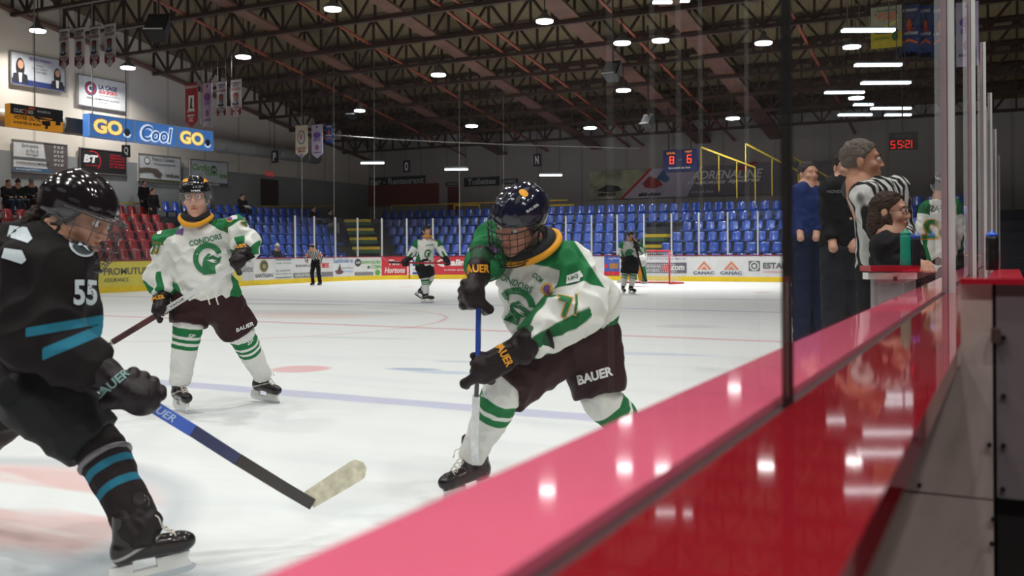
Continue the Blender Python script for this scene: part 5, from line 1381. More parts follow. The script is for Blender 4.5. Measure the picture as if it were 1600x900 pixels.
    def sock(s, e, m, vox, r0, r1, seed=0, bands=((.03, .17), (.22, .28), (.33, .40))):
        J = s.J; k = s.k; a = arr(J['kn'+e]); b_ = arr(J['an'+e]); L = np.linalg.norm(b_-a); d = (b_-a)/L
        a2 = a-d*.05
        P = [cap(a2, a, r0*k*.85, r0*k*.95), cap(a, b_+d*.01, r0*k, r1*k, fb=True, k=.012)]
        def band(V):
            t = ((V-a) @ d)/L; o = np.full(len(V), -1.0)
            for lo, hi in bands: o = np.maximum(o, np.minimum(t-lo, hi-t)*L)
            return o
        ob = soft('sock', P, vox, .02, m, s.t, {'stripe': band}, .011, 9, seed)
        return ob
jm = cloth_mat('white_game_jersey', WHITEJ, (('stripe', GREEN), ('yoke', GREEN)), bump=.6, bscale=6)
sm = cloth_mat('white_striped_sock', 'dcddd9', (('stripe', GREEN),), bump=.3, bscale=14)
pm = cloth_mat('dark_maroon_hockey_pants', '30151a', (), rough=.6, bump=.35, bscale=8)
gm = cloth_mat('home_glove_leather', '1d1216', (('band', '1f4a30'),), rough=.45, bump=.25, bscale=22)
goldm = mat('gold_collar_cloth', GOLD, .7); greenp = mat('green_crest_print', GREEN, .7, var=.03); purp = mat('purple_patch', '6d4a86', .7); goldt = mat('gold_lettering', 'd9971c', .7)
whp = mat('white_lettering', 'dedede', .7, var=0); pgold = mat('patch_gold', 'd6a544', .7); pale = mat('pale_number', 'c2ccd2', .7)
def crest(T, px, py, w_, h_, ang, p):
    D('ring', T, px, py, w_, h_, ang, greenp, p, ring=(.66, 1.0, 20, 262))
    D('poly', T, px, py, w_, h_, ang, greenp, p, uv=[(.30, .0), (.30, .30), (.36, .52), (.52, .66), (.62, .62), (.50, .54), (.66, .60), (.84, .50), (.96, .56), (.90, .36), (.72, .26), (.74, .02)])
    D('poly', T, px, py, w_, h_, ang, whp, p, uv=[(.46, .44), (.62, .48), (.80, .42), (.66, .40), (.84, .34), (.62, .36)], lift=.007)
ngon = lambda n: [(.5+.5*math.cos(2*PI*i/n), .5+.5*math.sin(2*PI*i/n)) for i in range(n)]
def star(n=10, r=.6): return [(.5+(.5 if i % 2 else .5*r)*math.cos(2*PI*i/n), .5+(.5 if i % 2 else .5*r)*math.sin(2*PI*i/n)) for i in range(n)]
def ringtube(c, ax_, r, rad, m, par_, name='collar', sq=1.0, n=30, sag=0.0, front=None, flat=None):
    ax_ = unit(ax_); fr_ = Vector(front) if front is not None else MC @ Vector((0, 0, 1)); fr_ = (fr_-ax_*fr_.dot(ax_)).normalized(); sd = ax_.cross(fr_)
    pts = [c+fr_*(r*sq*math.sin(a))+sd*(r*math.cos(a))-ax_*sag*max(0, math.sin(a))**2 for a in np.linspace(0, 2*PI, n)]
    return MB().tube(pts, rad, 8, cap=False).build(name, m, par_)
blackc = mat('black_neck_guard', '16161a', .8)

# ---------------- player 27, white jersey, mid ice
A = Guy('hockey_player', 'hockey player number 27 in a white and green jersey skating towards the camera', 7.8, {
    'neck': (308, 350), 'njp': (309, 356), 'shR': (264, 380, .02), 'shL': (364, 360, .02), 'chest': (312, 392), 'belly': (318, 425), 'hem': (322, 464), 'hip': (322, 462, .03),
    'elR': (253, 430, .02), 'wrR': (255, 460, -.10), 'haR': (256, 488, -.15), 'elL': (384, 384, -.02), 'wrL': (380, 393, -.16), 'haL': (376, 414, -.22),
    'hjR': (302, 468, .03), 'hjL': (343, 468, .03), 'knR': (294, 508, -.02), 'knL': (377, 522, .12), 'peR': (294, 507, -.02), 'peL': (375, 519, .12), 'anR': (281, 598, .0), 'anL': (411, 588, .45), 'footR': (287, 640, 0)})
hA = Fr(at(306, 310, 7.72), MC @ Vector((.16, -.06, .98)), MC @ Vector((-.04, 1, .06)), 1.26)
A.body(hA, skin_mat('fair_skin', 'c99780'), .0075, .075)
face_bits(hA, A.t, '40506a', '4a3426')
A.jersey(jm, .009, (20, 42, 46, 50), amp=.048, slR=(1, 1.05, .95), slL=(1, 1.0, 1.0), yarm=.02, ysl=(-.045, .62))
FA = [A.jb]; J_ = A.jer
D('text', FA, 321, 375, 50, 9, 14, greenp, J_, uv='CONDORS', bold=.02)
crest(FA, 325, 404, 44, 50, 3, J_)
D('poly', FA, 282, 362, 17, 14, 15, purp, J_, 'patch', uv=star(9, .55)); D('poly', FA, 359, 342, 11, 11, 0, pgold, J_, 'patch', uv=ngon(10)); D('poly', FA, 359, 342, 6, 6, 0, purp, J_, 'patch', uv=ngon(10), lift=.007)
D('text', FA, 342, 344, 13, 4, 3, greenp, J_, uv='CCM', bold=.03); D('text', FA, 351, 357, 6, 7, 0, mat('olive_letter', '6b5c2c', .7), J_, uv='C', bold=.05)
D('poly', FA, 249, 362, 10, 10, 30, whp, J_, 'patch', uv=[(0, .2), (.5, 0), (.6, .4), (1, .5), (.8, .9), (.3, 1)], lift=.006)
D('poly', FA, 366, 340, 10, 9, -30, whp, J_, 'patch', uv=[(0, .2), (.5, 0), (.6, .4), (1, .5), (.8, .9), (.3, 1)], lift=.006)
for st_, px, py, w_, h_, an in (('27', 244, 388, 15, 21, -4), ('2', 384, 346, 12, 14, -35)):
    D('text', FA, px, py, w_, h_, an, goldt, J_, uv=st_, bold=.07); D('text', FA, px, py, w_*.9, h_*.9, an, greenp, J_, uv=st_, bold=.03, lift=.008)
ringtube(at(306, 339, 7.74), MC @ Vector((.05, .95, .30)), .120, .021, goldm, A.t, sag=.035); ringtube(at(306, 336, 7.74), MC @ Vector((.05, .95, .3)), .092, .026, blackc, A.t, 'neck_guard')
hmA = cloth_mat('black_helmet_shell', '17161b', (), rough=.12, bump=0, coat=.8)
ht, hs_ = helmet(hA, A.t, hmA, .007)
visor(hA, ht, glassm('clear_visor', (.97, .98, .99), f=.6, haze=.03))
for sx, px in ((-1, 290), (1, 322)): D('poly', [bvh(hs_)], px, 281, 8, 8, 0, goldm, ht, 'sticker', uv=[(0, 0), (1, .2), (.8, 1), (.1, .8)], lift=.002)
D('text', [bvh(hs_)], 306, 298, 14, 2.6, 0, whp, ht, uv='BAUER', lift=.002)
A.pants(pm, .010, 42, 33, 28)
for e, r0, r1, px, py, an in (('R', 22, 15, 299, 525, -6), ('L', 21, 14, 391, 534, 28)):
    sk_ = A.sock(e, sm, .008, r0, r1, seed=ord(e))
    D('text', [bvh(sk_)], px, py, 11, 6, an, whp, sk_, uv='SP', shear=.3)
skate(A['anR']+Vector((0, 0, -.008)), Vector(tuple((MC @ Vector((.62, 0, .75))).xy)+(-.02,)), Vector((0, 0, 1)), 1.02, A.t, tag_='_a', boot='231a1c')
skate(A['anL'], MC @ Vector((.88, -.10, .45)), MC @ Vector((.05, 1, .1)), 1.0, A.t, tag_='_b', boot='231a1c')
sA = [at(122, 570, 7.2), at(175, 535, 7.35), at(256, 486, 7.62), at(330, 440, 7.50), at(379, 409, 7.44), at(396, 399, 7.42)]
tA = stick(sA, ['e6e4e0', '4a1c22', 'dcdcdc', 'dcdcdc', '1c1c1e'], .030, 'white and dark red hockey stick held across the body of player 27')
def stick_text(t, a, c, st, px0, px1, h, m, side=1):
    a_ = Vector(a); d_ = unit(Vector(c)-a_); vw = unit(-(a_-Vector((0, 0, CAMZ)))); U = vw.cross(d_); U.normalize(); N = d_.cross(U)
    if N.dot(vw) < 0: N = -N
    if U.dot(MC @ Vector((0, 1, 0))) < 0: U = -U
    co, fs, asp = text_mesh(st, .02, .2); O = a_+N*.0215
    MB().add([O+d_*(px0+(px1-px0)*q[0])+U*(q[1]-.5)*h for q in co], fs).build('lettering', m, t)
stick_text(tA, at(150, 551, 7.27), sA[2], 'BAUER', .10, .36, .022, mat('stick_print_black', '151515', .5))
stick_text(tA, sA[2], sA[3], 'VAPOR', .08, .22, .018, mat('stick_print_black', '151515', .5))
gA = (sA[3]-sA[2]).normalized()
g1_, go1, bk1, ax1 = glove(A['wrR'], sA[2], gA, MC @ Vector((-.55, .25, .8)), 1.18, A.t, gm, side=-1)
g2_, go2, bk2, ax2 = glove(A['wrL'], sA[4], gA, MC @ Vector((.25, .35, .9)), 1.3, A.t, gm, side=-1)
D('text', [bvh(go1)], 246, 465, 20, 7, 8, goldt, g1_, uv='BAUER', bold=.03); D('text', [bvh(go2)], 372, 384, 24, 8, 8, goldt, g2_, uv='BAUER', bold=.03)
pnt = [o for o in A.t.children if o.name.startswith('hockey_pants')][0]
D('text', [bvh(pnt)], 382, 511, 28, 6, 22, whp, pnt, uv='BAUER', bold=.03, shear=.2)
b = MB(); [b.tube([at(x_, 462, 7.45), at(x_+2, 470, 7.43), at(x_+4, 476, 7.44)], .006, 5) for x_ in (324, 337)]; b.build('drawstring', mat('lace_cream', 'd6d0c4', .8), A.t)

# ---------------- player 71 stooping at the boards
Bz = 4.95
B_ = Guy('hockey_player', 'hockey player in a white and green jersey stooping over his stick beside the near boards', Bz, {
    'neck': (836, 392, .05), 'njp': (840, 404, .08), 'shR': (777, 380, .16), 'shL': (893, 430, -.04), 'chest': (836, 436, .04), 'belly': (848, 478, .06), 'hem': (866, 528, .08), 'hip': (888, 528, .12),
    'elR': (760, 400, -.02), 'wrR': (750, 422, -.20), 'haR': (748, 458, -.28), 'elL': (903, 486, -.12), 'wrL': (828, 535, -.28), 'haL': (762, 572, -.36),
    'hjR': (848, 552, .02), 'hjL': (918, 530, .16), 'knR': (786, 612, -.15), 'knL': (942, 626, .12), 'peR': (786, 610, -.15), 'peL': (938, 616, .12), 'anR': (737, 712, .0), 'anL': (1024, 708, .34), 'footR': (712, 765, 0)})
hB = Fr(at(812, 346, Bz-.16), MC @ Vector((-.55, -.46, .70)), MC @ Vector((.04, .90, .42)), 1.30)
B_.body(hB, skin_mat('ruddy_skin', 'bd8570'), .007, .085)
face_bits(hB, B_.t, '3a2a20', '3b2a20')
jmB = cloth_mat('white_game_jersey_near', WHITEJ, (('stripe', '22663c'), ('yoke', GREEN)), bump=.6, bscale=5)
bx = [cap(B_['shL'], at(922, 490, Bz+.14), 34*B_.k, 36*B_.k, k=.05), cap(at(880, 450, Bz+.1), at(900, 490, Bz+.15), 56*B_.k, 54*B_.k, k=.05)]
B_.jersey(jmB, .0085, (33, 62, 60, 56), amp=.065, flat=.75, slR=(.72, .62, .62), slL=(1.08, 1.12, .78), extra=bx, yarm=.10, ysl=(.02, .40), freq=5.2, k=.04, nr=.5)
FB = [B_.jb]; kB = B_.k; J_ = B_.jer
V = BV[J_.name][0]; a_ = J_.data.attributes['yoke']; yv = np.zeros(len(V), np.float32); a_.data.foreach_get('value', yv)
n_ = np.cross(arr(ray(880, 350)), arr(ray(936, 436))); n_ /= np.linalg.norm(n_)
sd_ = (V-np.array((0, 0, CAMZ))) @ n_; sg_ = 1 if ((arr(ray(850, 420)) @ n_) > 0) else -1
a_.data.foreach_set('value', np.minimum(yv, sd_*sg_).astype(np.float32))
D('text', FB, 803, 441, 62, 10, -24, greenp, J_, uv='CONDORS', bold=.01)
crest(FB, 806, 478, 62, 56, -22, J_)
D('poly', FB, 770, 392, 26, 22, -30, purp, J_, 'patch', uv=star(9, .5)); D('poly', FB, 855, 452, 20, 20, -20, pgold, J_, 'patch', uv=ngon(12)); D('poly', FB, 855, 452, 12, 12, -20, purp, J_, 'patch', uv=ngon(10), lift=.008)
D('text', FB, 840, 434, 17, 8, -40, greenp, J_, uv='CCM', bold=.03)
D('poly', FB, 897, 434, 30, 17, 16, whp, J_, 'patch', uv=[(0, .1), (.75, 0), (.8, .25), (1, .35), (.9, .95), (.15, .9)], lift=.006); D('text', FB, 896, 434, 18, 7, 16, greenp, J_, uv='LBQ', bold=.03, lift=.009)
for q_, mm_, b_, l_ in ((1, goldt, .06, .005), (.86, greenp, .02, .009)):
    D('text', FB, 880, 480, 26*q_, 36*q_, -12, mm_, J_, uv='7', bold=b_, lift=l_, shear=-.3); D('text', FB, 900, 476, 9*q_, 34*q_, -12, mm_, J_, uv='1', bold=b_, lift=l_, shear=-.3)
axB = unit(MC @ Vector((-.36, .84, .42)))
ringtube(at(829, 386, Bz-.04), axB, .155, .019, goldm, B_.t); ringtube(at(825, 381, Bz-.06), axB, .120, .032, blackc, B_.t, 'neck_guard')
hmB = cloth_mat('navy_helmet_shell', '12152a', (), rough=.13, bump=0, coat=.8)
htB, hsB = helmet(hB, B_.t, hmB, .006)
visor(hB, htB, mat('cage_wire_black', '17171a', .35, metal=.5), cage=True)
TB = [bvh(hsB)]
D('poly', TB, 818, 302, 16, 10, -30, goldm, htB, 'sticker', uv=ngon(14), lift=.003, maxe=.01)
D('text', TB, 832, 325, 22, 4, 32, whp, htB, uv='BAUER', lift=.002, bold=.01)
B_.pants(pm, .009, 62, 52, 42)
pB = [o for o in B_.t.children if o.name.startswith('hockey_pants')][0]
D('text', [bvh(pB)], 929, 587, 56, 15, 16, whp, pB, uv='BAUER', bold=.04, shear=.1)
for e, r0, r1, px, py, ro in (('R', 31, 20, 761, 617, -28), ('L', 32, 22, 929, 632, 42)):
    s_ = B_.sock(e, sm, .007, r0, r1, seed=ord(e)+3, bands=((.06, .22), (.28, .38)))
    D('text', [bvh(s_)], px, py, 15, 11, ro, whp, s_, uv='SP', bold=.03, shear=.2)
skate(B_['anR'], MC @ Vector((-.72, -.08, .60)), MC @ Vector((-.02, 1, .08)), 1.05, B_.t, .006, '2a1d20', '37262a')
skate(B_['anL'], MC @ Vector((-.3, -.1, .9)), MC @ Vector((-.35, .93, .1)), 1.05, B_.t, .008, '2a1d20', '37262a', lace=False)
st1 = [at(748.5, 436, Bz-.32), at(748, 470, Bz-.31), at(747, 545, Bz-.33), at(746, 578, Bz-.35), at(744, 618, Bz-.28)]
tS = stick(st1, ['241c22', '2c4aa8', '2c4aa8', '201a1c'], .021, 'blue and white hockey stick held upright by the stooping player')
b = MB(); b.bar(at(744, 618, Bz-.28), at(741, 700, Bz-.20), .034, .028); b.build('shaft', mat('stick_white_tape', 'e2e4e6', .5, var=.12, vscale=30), tS)
hl_ = at(741.5, 748, Bz-.15); hl2 = at(742, 690, Bz-.2)
rg_ = []
for k_ in range(8):
    u_ = k_/7; c_ = hl2.lerp(hl_, u_)+(MC @ Vector((0, 0, -1)))*(.0+.22*u_*u_); hw = (.014+.012*u_)*(1 if u_ < .9 else .6)
    X_ = MC @ Vector((1, 0, 0)); Y_ = MC @ Vector((0, .5, .85)); hx_ = .016+.006*u_; rg_.append([c_-X_*hx_-Y_*hw, c_+X_*hx_-Y_*hw, c_+X_*hx_+Y_*hw, c_-X_*hx_+Y_*hw])
MB().loft(rg_, smooth=False).build('blade', mat('stick_white_tape', 'e2e4e6', .5, var=.12, vscale=30), tS)
gb = unit(st1[0]-st1[3])
G1, Go1, Gk1, Gx1 = glove(B_['wrR'], st1[1]+(MC @ Vector((-.01, .03, 0))), gb, MC @ Vector((-.3, .1, .95)), 1.35, B_.t, gm, side=-1, vox=.006)
G2, Go2, Gk2, Gx2 = glove(B_['wrL'], at(746, 575, Bz-.36), gb, MC @ Vector((.55, .0, .8)), 1.4, B_.t, gm, side=1, vox=.006)
D('text', [bvh(Go1)], 743, 420, 42, 13, 0, goldt, G1, uv='BAUER', bold=.03)
D('text', [bvh(Go2)], 787, 553, 42, 13, -62, goldt, G2, uv='BAUER', bold=.03)

# ---------------- player 55 in black at the left edge
Cz = 3.86
C_ = Guy('hockey_player', 'hockey player number 55 in a dark jersey with teal stripes at the left edge', Cz, {
    'neck': (92, 380, .0), 'njp': (88, 390, .05), 'shR': (70, 412, -.10), 'shL': (92, 402, .24), 'chest': (84, 424, .06), 'belly': (82, 485, .06), 'hem': (72, 572, .06), 'hip': (62, 600, .05),
    'elR': (66, 525, -.16), 'wrR': (150, 578, -.12), 'haR': (208, 628, -.1), 'elL': (104, 455, .34), 'wrL': (95, 520, .32), 'haL': (92, 540, .30),
    'hjR': (66, 615, -.02), 'hjL': (20, 610, .25), 'knR': (158, 704, -.02), 'knL': (-50, 690, .45), 'peR': (146, 690, -.02), 'peL': (-40, 680, .42), 'anR': (216, 822, -.14), 'anL': (-130, 740, .7), 'footR': (255, 870, 0)})
hC = Fr(at(120, 340, Cz+.02), MC @ Vector((.90, -.34, .16)), MC @ Vector((.34, .93, -.04)), 1.30)
C_.body(hC, skin_mat('olive_skin', 'b98368', '8a4a40', ()), .007, .10)
face_bits(hC, C_.t, '2a1c14', '1d1411')
jc = cloth_mat('dark_maroon_black_jersey', '0f080b', (('teal', '1f6f88'),), bump=.5, bscale=5)
ex = [cap(at(45, 392, Cz+.12), at(45, 500, Cz+.12), 56*C_.k, 62*C_.k, k=.06), cap(C_['njp'], at(60, 405, Cz+.1), 32*C_.k, 56*C_.k, k=.06)]
C_.jersey(jc, .009, (48, 72, 74, 70), amp=.055, flat=.8, slR=(1.12, 1.05, .82), slL=(.9, .7, .6), k=.05, extra=ex, stripes=False, freq=4)
V = BV[C_.jer.name][0]
def line_px(V, x0, y0, x1, y1, w_):     # a dyed band across the cloth
    n = np.cross(arr(ray(x0, y0)), arr(ray(x1, y1))); n /= np.linalg.norm(n); d_ = (V-np.array((0, 0, CAMZ))) @ n; u_ = (V-np.array((0, 0, CAMZ))) @ arr(MC @ Vector((1, 0, 0)))
    return w_-np.abs(d_)
xs = (V-np.array((0, 0, CAMZ))) @ arr(MC); px_ = 800+F*xs[:, 0]/-xs[:, 2]; py_ = 390-F*xs[:, 1]/-xs[:, 2]
band1 = np.minimum(line_px(V, 50, 518, 142, 502, .017), (px_-40)*.003); band2 = np.minimum(line_px(V, 70, 552, 142, 522, .021), (px_-66)*.003)
band2 = np.maximum(band2, -1); at_ = C_.jer.data.attributes.new('teal', 'FLOAT', 'POINT'); at_.data.foreach_set('value', np.maximum(band1, band2).astype(np.float32))
kC = C_.k; FC = [C_.jb]; J_ = C_.jer
D('text', FC, 133, 457, 34, 40, 0, pale, J_, uv='55', bold=.035, off=.2)
dkp = mat('dark_patch', '1d2a30', .7)
D('poly', FC, 128, 385, 40, 30, -32, pale, J_, uv=ngon(24), off=.2); D('poly', FC, 128, 385, 33, 23, -32, dkp, J_, uv=ngon(24), lift=.008, off=.2)
D('poly', FC, 129, 384, 25, 16, -32, pale, J_, uv=[(.05, .5), (.3, .8), (.55, .62), (.9, .7), (.7, .4), (.95, .2), (.5, .3), (.3, .1), (.25, .4)], lift=.011, off=.2)
for px, py, w_, h_ in ((32, 366, 36, 24), (24, 400, 34, 20)): D('poly', FC, px, py, w_, h_, -12, pale, J_, 'name_letter', uv=[(0, .15), (.85, 0), (1, .35), (.7, 1), (0, .9)], off=.25)
ringtube(at(98, 376, Cz+.03), unit(hC.z*.8+Vector((0, 0, .4))), .12, .022, mat('black_jersey_collar', '181417', .8), C_.t)
hmC = cloth_mat('gloss_black_helmet', '191318', (), rough=.12, bump=0, coat=.9)
htC, hsC = helmet(hC, C_.t, hmC, .006)
visor(hC, htC, mat('cage_wire_steel', '4a4a50', .3, metal=.7), cage=True, nv=7, nh=(.030, -.010, -.055, -.100, -.130)); visor(hC, htC, MATS['clear_visor'], .04, -.03)
hair = cloth_mat('dark_brown_hair', '2b1f19', (), rough=.6, bump=.8, bscale=60)
soft('hair', [ell(hC.p(0, -.095, -.055), arr(hC.M), (.085*1.25, .045*1.25, .06*1.25)), ell(hC.p(.0, -.07, -.09), arr(hC.M), (.07*1.25, .04*1.25, .05*1.25)), ell(hC.p(.078, .0, -.055), arr(hC.M), (.014, .022, .045))], .006, .02, hair, C_.t, None, .02, 25)
pmC = cloth_mat('black_hockey_pants', '0d1012', (), rough=.6, bump=.3, bscale=7)
C_.pants(pmC, .010, 64, 64, 48)
smC = cloth_mat('dark_sock_teal_bands', '1c1215', (('stripe', '1f6f88'),), bump=.3, bscale=12)
sc_ = C_.sock('R', smC, .008, 38, 29, seed=5, bands=((.22, .31), (.47, .56)))
C_.sock('L', smC, .010, 39, 29, seed=7, bands=((.20, .29), (.46, .55)))
dd_ = unit(C_['anR']-C_['knR']); ringtube(C_['knR']+dd_*.04, -dd_, 38*kC*.98, .014, mat('grey_sock_tape', '6d6a70', .35), C_.t, 'sock_tape')
soft('skate_cuff', [cap(C_['knR'].lerp(C_['anR'], .80), C_['knR'].lerp(C_['anR'], 1.0), 32*kC, 30*kC)], .007, .02, cloth_mat('dark_sock_cuff', '1e1719', (), rough=.6), C_.t, None, .02, 12)
skate(C_['anR'], MC @ Vector((.82, .08, -.50)), MC @ Vector((-.06, 1, .04)), 1.04, C_.t, .006, '1a1114', 'a8a4a4', tag_='_dark')
skate(C_['anL'], MC @ Vector((.9, .1, -.3)), MC @ Vector((0, 1, 0)), 1.1, C_.t, .010, '1a1416', 'a8a4a4', tag_='_dark', lace=False)
sC = [at(206, 617, Cz-.12), at(238, 634, Cz-.09), at(300, 672, Cz-.02), at(370, 717, Cz+.08), at(440, 760, Cz+.2), at(486, 787, Cz+.28)]
tC = stick(sC, ['24407e', '3560c4', '1f2f5f', '241d20', '1c1719'], .036, 'blue and black hockey stick with pale taped blade reaching over the ice', blade=(at(483, 781, Cz+.28), at(568, 728, Cz+.40), MC @ Vector((-.5, .85, -.1)), .100, .03), blade_col='c9c4ae')
stick_text(tC, sC[1], sC[2], 'BAUER', -.04, .10, .03, mat('pale_blue_print', 'a9c0ea', .5))
gC = unit(sC[2]-sC[0])
gmC = cloth_mat('dark_glove_leather', '190f14', (('band', '2d4a4c'),), rough=.45, bump=.3, bscale=20)
G3, Go3, k3, x3 = glove(C_['wrR'], at(212, 622, Cz-.11), gC, MC @ Vector((.30, .35, .85)), 1.55, C_.t, gmC, side=-1)
D('text', [bvh(Go3)], 176, 600, 58, 14, 40, mat('teal_grey_letters', '6f8e8c', .7), G3, uv='BAUER', bold=.03)
G4, Go4, k4, x4 = glove(C_['wrL'], C_['haL'], Vector((0, 0, 1)), MC @ Vector((-.6, 0, .5)), 1.2, C_.t, gmC, vox=.010)
# ---------------- far players
def hand_prims(W, H, rr, side=1):
    W = Vector(W); H = Vector(H); d = (H-W).normalized(); u = Vector((0, 0, 1)); s_ = d.cross(u)
    if s_.length < .1: s_ = d.cross(Vector((1, 0, 0)))
    s_.normalize(); n_ = s_.cross(d); q = .085
    P = [cap(H-d*q*.35, H+d*q*.35, q*.42, q*.44, wide=s_, flat=.5)]
    for i in range(4):
        o = (i-1.5)*.021; L = (.062, .074, .070, .055)[i]; a = H+d*q*.45+s_*o; b = a+d*L*.5-n_*.008; c = b+d*L*.45-n_*.022
        P += [cap(a, b, .0095, .009, k=.006), cap(b, c, .009, .008, k=.005)]
    a = H-d*q*.2+s_*side*.035; P += [cap(a, a+d*.035+s_*side*.022, .012, .011, k=.008), cap(a+d*.035+s_*side*.022, a+d*.065+s_*side*.018-n_*.01, .011, .009, k=.005)]
    return P
E = Guy('hockey_player', 'hockey player in a white and green jersey gliding far off with stick held level', 23.6, {
    'neck': (668, 371), 'shR': (652, 381, .05), 'shL': (683, 380, .05), 'chest': (667, 386), 'belly': (664, 400), 'hem': (663, 415), 'hip': (663, 417),
    'elR': (643, 396, .0), 'wrR': (638, 404, -.15), 'haR': (634, 409, -.2), 'elL': (691, 394), 'wrL': (696, 403, -.12), 'haL': (699, 409, -.2),
    'hjR': (660, 420), 'hjL': (668, 420, .05), 'knR': (664, 436), 'knL': (672, 434, .1), 'peR': (664, 434), 'peL': (671, 431, .1), 'anR': (666, 458), 'anL': (662, 452, .35), 'footR': (665, 472)})
def far_player(g, hd, fw, hs, W, faces=(.2, 1)):
    h = Fr(hd, fw, Vector((0, 0, 1)), hs); g.body(h, skin_mat('far_skin', 'bb8a72'), .014, .07)
    g.jersey(jm, .016, W, amp=.02, ysl=(-.02, .45), yarm=.12, nr=.5, freq=5)
    ringtube(g['neck']+Vector((0, 0, .03)), Vector((0, 0, 1)), .115, .018, goldm, g.t)
    hh_, _ = helmet(h, g.t, hmB, .014, vents=False, ears=False); return h
far_player(E, at(667, 361, 23.6), MC @ Vector((.5, .1, .85)), 1.12, (5.5, 12, 13, 15))
D('ring', [E.jb], 669, 397, 12, 15, 5, greenp, E.jer, ring=(.66, 1, 20, 262), maxe=.04); D('poly', [E.jb], 669, 396, 9, 11, 5, greenp, E.jer, uv=[(.30, .0), (.30, .30), (.36, .52), (.52, .66), (.84, .60), (.96, .56), (.90, .36), (.72, .26), (.74, .02)], maxe=.04); D('text', [E.jb], 671, 383, 12, 2.5, 5, greenp, E.jer, uv='CONDORS', maxe=.05)
bpm = cloth_mat('black_far_pants', '17181c', (), rough=.6)
E.pants(bpm, .018, 13, 10, 8.5)
for e in 'RL': E.sock(e, sm, .014, 6.5, 4.6)
skate(E['anR']+Vector((0, 0, -.0)), MC @ Vector((.9, 0, .3)), Vector((0, 0, 1)), 1.1, E.t, .014, lace=False, tag_='_f')
skate(E['anL'], MC @ Vector((.8, -.5, .2)), MC @ Vector((.5, .85, 0)), 1.1, E.t, .014, lace=False, tag_='_f')
sE = [at(607, 410, 23.3), at(634, 410.5, 23.3), at(697, 411, 23.3), at(704, 411, 23.3)]
stick(sE, ['2a2325', 'a02335', '2a2325'], .035, 'red hockey stick held level by the far skater', blade=(at(607, 410, 23.3), at(594, 398, 23.3), MC @ Vector((.7, -.7, 0)), .10, .02), blade_col='dad8cc')
glove(E['wrR'], sE[1], sE[2]-sE[1], MC @ Vector((0, .3, 1)), 1.5, E.t, gm, vox=.014); glove(E['wrL'], E['haL'], sE[2]-sE[1], MC @ Vector((.3, .3, 1)), 1.5, E.t, gm, vox=.014)

Gz = 28.0
G_ = Guy('hockey_player', 'hockey player in a white and green jersey standing upright before the far goal', Gz, {
    'neck': (986, 376), 'shR': (974, 383), 'shL': (999, 384), 'chest': (986, 390), 'belly': (986, 400), 'hem': (985, 409), 'hip': (985, 411),
    'elR': (970, 394), 'wrR': (973, 402, -.2), 'haR': (975, 405, -.3), 'elL': (1002, 394, -.1), 'wrL': (996, 386, -.3), 'haL': (992, 381, -.35),
    'hjR': (980, 414), 'hjL': (990, 414), 'knR': (977, 428), 'knL': (989, 428), 'peR': (977, 427), 'peL': (989, 427), 'anR': (974, 446), 'anL': (987, 446), 'footR': (975, 456)})
far_player(G_, at(986, 369, Gz), MC @ Vector((.3, .1, .95)), 1.1, (5, 11, 12, 13))
D('ring', [G_.jb], 984, 396, 14, 14, 0, greenp, G_.jer, ring=(.66, 1, 20, 262), maxe=.05); D('poly', [G_.jb], 984, 396, 9, 9, 0, greenp, G_.jer, uv=ngon(8), maxe=.05)
G_.pants(bpm, .018, 13, 9, 7.5)
for e in 'RL': G_.sock(e, sm, .014, 5.2, 4.0); skate(G_['an'+e]+Vector((0, 0, -.02)), MC @ Vector((.1 if e == 'R' else .5, -.1, .9)), Vector((0, 0, 1)), 1.1, G_.t, .014, lace=False, tag_='_f')
sG = [at(990, 402, Gz-.4), at(988, 384, Gz-.4), at(987, 376, Gz-.4)]
sG2 = [at(1008, 440, Gz-.3), at(992, 381, Gz-.4), at(988, 372, Gz-.4)]
stick(sG2, ['3a1a20', '3a1a20'], .035, 'dark stick leaning on the shoulder of the upright far skater')
glove(G_['wrR'], G_['haR'], Vector((0, 0, 1)), MC @ Vector((-.3, 0, 1)), 1.4, G_.t, gm, vox=.014); glove(G_['wrL'], sG2[1], sG2[2]-sG2[1], MC @ Vector((.3, .3, 1)), 1.5, G_.t, gm, vox=.014)
